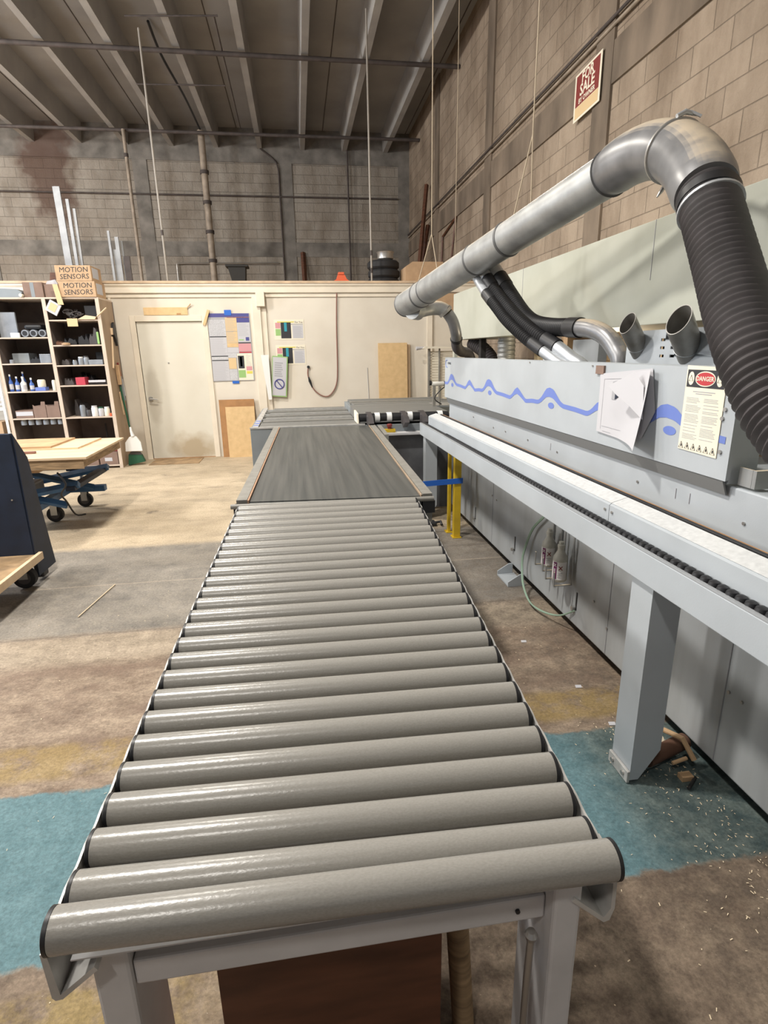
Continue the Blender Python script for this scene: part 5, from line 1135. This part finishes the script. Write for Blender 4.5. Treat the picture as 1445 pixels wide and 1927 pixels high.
tag(MB().tube([(-2.84, 8.70, 0.40), (-2.84, 8.70, 0.60)], 0.012, 8).build('tool_post', 'black'), 'dark upright tool in the shelf bay behind the plywood table', 'tool')
def carton(x0, x1, z0, z1, label, y0=8.335):
    t = thing('floor_carton', ((x0+x1)/2, y0+0.15, z0), label, 'box', 'cartons at the shelf bottom')
    MB().box((x0, y0, z0), (x1, y0+0.34, z1), 0.003).build('body', 'cardboard_dk', t); MB().box(((x0+x1)/2-0.055, y0-0.0015, z0+0.05), ((x0+x1)/2+0.045, y0-0.0002, z0+0.10)).build('label', 'paper', t)
carton(-2.87, -2.625, 0.051, 0.225, 'right cardboard carton with white label at the shelf bottom'); carton(-3.17, -2.89, 0.051, 0.225, 'left cardboard carton with white label at the shelf bottom')
bbox('dark_red_box', -2.86, -2.63, 8.40, 8.65, 0.227, 0.36, 'maroon', 'dark red box stacked on the right bottom carton', 'box')
blob('cable_coil', -3.19, -3.09, 1.435, 0.09, 'hose_grey', 'dark coil at the far left of the third right shelf', 'cable', y=8.42, seed=21)
blob('drill_case', -3.06, -2.94, 1.168, 0.17, 'black', 'dark case standing behind the red bin', 'case', y=8.58, seed=22)
blob('plastic_bag', -3.16, -2.98, 0.735, 0.24, 'hose_grey', 'crumpled grey bag at the left of the fifth right shelf', 'bag', y=8.52, d=0.2, seed=23)
blob('power_tool', -3.20, -3.11, 1.697, 0.06, 'rust', 'small brown tool at the far left of the second right shelf', 'tool', y=8.36, d=0.1, seed=24)
blob('wire_spool', -3.19, -3.07, 1.168, 0.10, 'hose_grey', 'dark spool at the left of the fourth right shelf', 'spool', y=8.40, d=0.12, seed=25)
bbox('grey_toolbox', -3.83, -3.62, 8.50, 8.75, 1.469, 1.60, 'blue_paint', 'grey blue box deep on the second left shelf', 'box')
blob('dark_parts', -3.60, -3.46, 1.469, 0.10, 'black', 'dark parts in the middle of the second left shelf', 'parts', y=8.45, seed=26)
# left bay
for i, x in enumerate((-3.56, -3.455, -3.345)):
    t = thing('cardboard_tube', (x, 8.5, 1.80), ('left', 'middle', 'right')[i]+' of three grey tubes lying end-on on the top left shelf', 'tube', 'tubes on the top left shelf')
    c_ = Vector((x, 8.36, 1.852)); MB().tube([c_, c_+Vector((0, 0.35, 0))], 0.046, 24).build('wall', 'clear', t); MB().tube([c_-Vector((0, 0.001, 0)), c_-Vector((0, 0.0005, 0))], 0.032, 20).build('opening', 'black', t)
bbox('black_roll_case', -3.58, -3.36, 8.40, 8.60, 1.900, 1.965, 'black', 'black rounded case lying on the three tubes', 'case', bev=0.03)
bbox('clear_glass_panel', -3.88, -3.66, 8.40, 8.43, 1.802, 2.12, 'clear', 'pale translucent panel standing at the left of the top left shelf', 'panel')
bbox('white_carton', -3.74, -3.63, 8.36, 8.39, 1.802, 1.86, 'white', 'small white box left of the tubes', 'box')
bbox('clear_tub', -3.44, -3.30, 8.38, 8.58, 1.469, 1.585, 'clear', 'clear plastic tub on the second left shelf', 'tub')
jar(-3.80, 1.469, 0.03, 0.05, 'clear', 'small pale jar at the left of the second left shelf')
def bottle(x, y, z, r_, h_, m_, label, lm=None):
    t = thing('bottle', (x, y, z), label, 'bottle', 'bottles on the third left shelf')
    MB().lathe([(r_*0.9, 0), (r_, 0.008), (r_, h_*0.62), (r_*0.35, h_*0.82), (r_*0.35, h_)], (x, y, z), 16).build('body', m_, t)
    MB().lathe([(r_*0.42, 0), (r_*0.42, 0.025), (0, 0.026)], (x, y, z+h_+0.0005), 12).build('cap', 'white', t)
    MB().lathe([(r_*1.01, h_*0.15), (r_*1.01, h_*0.5)], (x, y, z), 16).build('label', lm or 'paper', t)
bottle(-3.86, 8.38, 1.102, 0.026, 0.20, 'bluebottle', 'blue bottle at the far left of the third left shelf'); bottle(-3.79, 8.40, 1.102, 0.028, 0.17, 'bluebottle', 'short blue bottle, second on the third left shelf')
bottle(-3.70, 8.37, 1.102, 0.036, 0.17, 'white', 'wide white bottle on the third left shelf'); bottle(-3.745, 8.50, 1.102, 0.028, 0.23, 'bluebottle', 'tall blue bottle behind the wide white one')
bottle(-3.61, 8.40, 1.102, 0.028, 0.15, 'bluebottle', 'blue spray bottle left of the stacked tubs')
bbox('blue_tub', -3.56, -3.43, 8.36, 8.48, 1.102, 1.150, 'blue_logo', 'blue lidded tub on the third left shelf', 'tub')
jar(-3.49, 1.151, 0.05, 0.10, 'cream_paper', 'cream bucket standing on the blue tub', 'bucket', lid=None, nm='bucket', y=8.42)
jar(-3.315, 1.102, 0.035, 0.14, 'cream_paper', 'cream container at the right of the third left shelf', 'container', nm='container')
for i, (x0, x1) in enumerate(((-3.625, -3.465), (-3.458, -3.29))):
    t = thing('parts_bin', ((x0+x1)/2, 8.45, 0.742), ('left', 'right')[i]+' brown cut-front parts bin on the fourth left shelf', 'bin', 'parts bins')
    MB().prism([(x0, 0.742), (x1, 0.742), (x1, 0.96), (x1-0.05, 0.96), (x1-0.06, 0.90), (x0+0.04, 0.89), (x0, 0.92)], 'Y', 8.34, 8.345).build('front', 'cardboard_dk', t); MB().box((x0, 8.3455, 0.742), (x1, 8.60, 0.90)).build('body', 'cardboard_dk', t)
bbox('label_carton', -3.86, -3.635, 8.345, 8.60, 0.742, 0.845, 'cardboard_dk', 'dark low carton at the left of the fourth left shelf', 'box'); 
tag(MB().box((-3.855, 8.3425, 0.775), (-3.64, 8.3440, 0.83)).build('carton_sticker', 'paper'), 'long white sticker on the dark low carton', 'sticker')
for i in range(6):
    x = -3.80+0.095*i; t = thing('glass_jar', (x, 8.40, 0.64), ('first', 'second', 'third', 'fourth', 'fifth', 'sixth')[i]+' from the left of the clear jars hung under the fourth left shelf', 'jar', 'jars under the fourth left shelf')
    MB().lathe([(0.0, 0), (0.036, 0.004), (0.038, 0.05), (0.03, 0.075)], (x, 8.40, 0.640), 18).build('glass', 'clear', t); MB().lathe([(0.032, 0), (0.032, 0.009)], (x, 8.40, 0.7155), 16).build('lid', 'steel', t)
jar(-3.66, 0.051, 0.0, 0, 'tanp', '', '') if False else None
# clamps and strips hung on the shelf side
cs = thing('hanging_clamp', (-2.55, 8.72, 1.80), 'black spring clamp hanging high on the shelf side', 'clamp')
MB().prism([(8.70, 1.98), (8.74, 2.0), (8.80, 1.85), (8.76, 1.68), (8.72, 1.78), (8.66, 1.84)], 'X', -2.560, -2.530).build('body', 'black', cs); MB().box((-2.566, 8.64, 1.83), (-2.54, 8.70, 1.92)).build('grip', 'ply', cs)
for i, (p, q, r_, m_, l_) in enumerate((((-2.550, 8.62, 1.80), (-2.550, 8.48, 1.38), 0.012, 'ply', 'long pale stick hanging on the shelf side below the clamp'), ((-2.535, 8.60, 1.42), (-2.535, 8.62, 1.15), 0.028, 'wood', 'bundle of brown straps on the shelf side'),
        ((-2.54, 8.68, 1.26), (-2.54, 8.72, 0.92), 0.026, 'blue_paint', 'grey blue scraper hanging low on the shelf side'), ((-2.54, 8.76, 1.22), (-2.54, 8.80, 0.98), 0.012, 'paper', 'white strip hanging beside the grey blue scraper'),
        ((-2.55, 8.60, 1.05), (-2.55, 8.66, 0.72), 0.010, 'ply', 'thin pale strip hanging lowest on the shelf side'), ((-2.55, 8.70, 1.45), (-2.55, 8.76, 1.20), 0.014, 'maroon', 'reddish strap hanging in the middle of the shelf side'))):
    tag(MB().tube([p, q], r_, 5).build('hanging_strip', m_), l_, 'strip')

# ================================================================== LIFT TABLE AND PLYWOOD
lt = thing('lift_table', (-2.6, 5.5, 0), 'blue scissor lift table on casters topped with plywood', 'table')
LZt = 0.735
MB().prism([(-1.825, 6.07), (-1.805, 4.93), (-3.35, 4.98), (-3.35, 6.10)], 'Z', LZt-0.018, LZt).build('top_sheet', 'ply', lt)
MB().prism([(-1.86, 4.965), (-1.835, 4.945), (-3.3, 4.99), (-3.3, 6.05), (-1.86, 6.03)], 'Z', LZt-0.100, LZt-0.019).build('edge_frame', 'ply_edge', lt)
MB().box((-2.6, 5.05, LZt-0.14), (-2.25, 5.9, LZt-0.101)).build('bearer', 'wood', lt)
for (p, q) in (((-3.2, 5.2, 0.24), (-2.0, 5.2, 0.45)), ((-3.2, 6.0, 0.24), (-2.0, 6.0, 0.45)), ((-2.15, 5.25, 0.25), (-3.2, 5.25, 0.55)), ((-2.15, 5.95, 0.25), (-3.2, 5.95, 0.55))):
    d = Vector(q)-Vector(p); MB().tube([p, q], 0.035, 4).build('scissor_arm', 'blue_steel', lt)
MB().box((-3.3, 5.17, 0.205), (-2.38, 5.25, 0.265), 0.004).build('base_frame', 'blue_steel', lt); MB().box((-3.3, 5.95, 0.205), (-2.05, 6.03, 0.265), 0.004).build('base_frame', 'blue_steel', lt)
MB().box((-2.46, 5.2505, 0.205), (-2.38, 5.949, 0.265), 0.004).build('base_frame', 'blue_steel', lt); MB().box((-2.10, 5.15, 0.40), (-2.02, 6.03, 0.44), 0.004).build('cross_plate', 'navy_steel', lt)
MB().box((-2.85, 5.3, 0.27), (-2.5, 5.7, 0.42), 0.02).build('hydraulic_pump', 'dark_panel', lt)
def caster(x, y, top, par):
    o = MB().tube([(x, y-0.022, 0.0755), (x, y+0.022, 0.0755)], 0.074, 28).build('caster', 'rubber', par)
    MB().tube([(x, y-0.024, 0.0755), (x, y+0.024, 0.0755)], 0.045, 20).build('caster_hub', 'hose_grey', o)
    mb = MB(); mb.box((x-0.03, y-0.034, 0.07), (x+0.03, y-0.026, 0.17)); mb.box((x-0.03, y+0.026, 0.07), (x+0.03, y+0.034, 0.17)); mb.box((x-0.05, y-0.04, 0.1705), (x+0.05, y+0.04, 0.18)); mb.cyl((x, y, 0.1802), (x, y, top), 0.02, 12); mb.build('caster_fork', 'steel', o)
caster(-2.42, 5.62, 0.205, lt); caster(-2.33, 6.16, 0.40, lt); caster(-3.2, 5.4, 0.205, lt); caster(-3.2, 6.0, 0.205, lt)
MB().box((-2.45, 6.10, 0.401), (-2.05, 6.20, 0.43), 0.003).build('wheel_plate', 'navy_steel', lt)
MB().tube(resample([(-2.08, 5.0, 0.60), (-2.02, 4.98, 0.50), (-2.10, 5.05, 0.40), (-2.13, 5.2, 0.30), (-2.15, 5.4, 0.12), (-2.10, 5.5, 0.09)], 0.04), 0.008, 8).build('cable', 'black', lt)
def board_on(pts, z0, z1, m_, label): return tag(MB().prism(pts, 'Z', z0, z1).build('plywood_offcut', m_), label, 'board', 'boards lying on the lift table')
board_on([(-2.62, 5.42), (-2.03, 5.40), (-2.02, 6.00), (-2.6, 6.0)], 0.7355, 0.750, 'ply', 'lower pale board lying flat on the plywood table')
board_on([(-2.95, 5.44), (-2.27, 5.42), (-2.26, 5.98), (-2.9, 5.98)], 0.7505, 0.766, 'wood', 'upper board on the pile on the plywood table')
tag(MB().box((-2.75, 5.215, 0.736), (-2.32, 5.245, 0.756), 0.003).build('wood_stick', 'copperred'), 'reddish stick lying across the front of the plywood table', 'stick')
tag(MB().lathe([(0.03, 0), (0.03, 0.02), (0.018, 0.028), (0, 0.028)], (-2.36, 4.97, 0.7355), 14).build('black_puck', 'black'), 'small black disc on the near edge of the plywood table', 'disc')
tp = thing('tape_measure', (-3.05, 5.99, 0.736), 'yellow and black tape measure at the back of the plywood table', 'tape measure')
MB().box((-3.09, 5.985, 0.736), (-3.00, 6.03, 0.80), 0.012).build('case', 'yellow', tp); MB().box((-3.065, 5.982, 0.75), (-3.025, 5.9845, 0.785)).build('sticker', 'black', tp)

# navy panel cart with timber deck
ct = thing('panel_cart', (-2.2, 4.0, 0), 'navy steel panel cart with plywood deck at the left edge', 'cart')
MB().box((-2.60, 3.98, 0.17), (-1.905, 4.02, 1.065), 0.003).build('steel_panel', 'navy_steel', ct)
MB().prism([(3.98, 0.06), (4.26, 0.06), (4.14, 0.88), (4.0, 1.06)], 'X', -1.903, -1.895).build('end_gusset', 'navy_steel', ct)
MB().box((-2.60, 3.40, 0.20), (-1.870, 3.975, 0.222)).build('deck', 'ply_edge', ct)
MB().box((-1.888, 3.35, 0.175), (-1.862, 4.02, 0.228), 0.002).build('deck_edge', 'ply', ct)
caster(-1.965, 3.93, 0.17, ct); caster(-2.5, 3.6, 0.17, ct)
MB().box((-1.96, 4.05, 0.02), (-1.90, 4.14, 0.12), 0.01).build('brake_pad', 'black', ct)
for i in range(3):
    mb = MB(); x = -2.075-0.05*i; pts = [(x, 3.80+0.0*i, 0.2235), (x-0.01, 3.80, 0.33), (x-0.04, 3.80, 0.42), (x-0.10, 3.80, 0.50)]
    tag(mb.tube(resample(pts, 0.02), 0.014, 4).build('bent_slat', 'wood'), ('rightmost', 'middle', 'leftmost')[i]+' of the curved wooden slats standing on the cart deck', 'slat', 'curved wooden slats')
MB().cyl((-1.97, 3.979, 0.62), (-1.97, 3.975, 0.62), 0.006, 10).build('rivet', 'steel', ct)

# ================================================================== FLOOR LITTER
sv = MB(); rr = random.Random(21)
for k in range(520):
    if k < 300:
        y = rr.uniform(0.9, 1.9); x = 1.40-abs(rr.gauss(0, 0.13))
        if x < 0.9: continue
    elif k < 390: x = rr.uniform(0.6, 1.35); y = rr.uniform(0.3, 3.2)
    else: x = rr.uniform(-1.7, -0.5); y = rr.uniform(0.9, 4.6)
    a = rr.uniform(0, PI); l_ = rr.uniform(0.0015, 0.0055); w_ = rr.uniform(0.0006, 0.0015); z = 0.0008+rr.random()*0.002
    c_, s_ = math.cos(a), math.sin(a)
    sv.face([(x-l_*c_-w_*s_, y-l_*s_+w_*c_, z), (x+l_*c_-w_*s_, y+l_*s_+w_*c_, z+0.0008), (x+l_*c_+w_*s_, y+l_*s_-w_*c_, z+0.0012), (x-l_*c_+w_*s_, y-l_*s_-w_*c_, z+0.0004)])
tag(sv.build('wood_shavings', 'shaving'), 'scattered pale wood shavings and flecks on the floor', 'shavings', kind='stuff')
for i, (x, y, l_) in enumerate(((1.14, 2.60, 'white paper chip on the floor beside the belt, farthest of three'), (1.23, 2.15, 'white paper chip on the floor, middle of three'), (1.24, 1.87, 'white paper chip near the machine leg, closest of three'))):
    tag(MB().prism([(x-0.016, y-0.010), (x+0.012, y-0.014), (x+0.018, y+0.008), (x-0.010, y+0.012)], 'Z', 0.001, 0.0025).build('paper_chip', 'paper'), l_, 'paper', 'white paper chips')
tag(MB().tube([(-1.43, 3.36, 0.006), (-1.36, 3.85, 0.006)], 0.004, 5).build('wood_splinter', 'shaving'), 'long pale wood splinter on the grey floor left of the rollers', 'splinter')
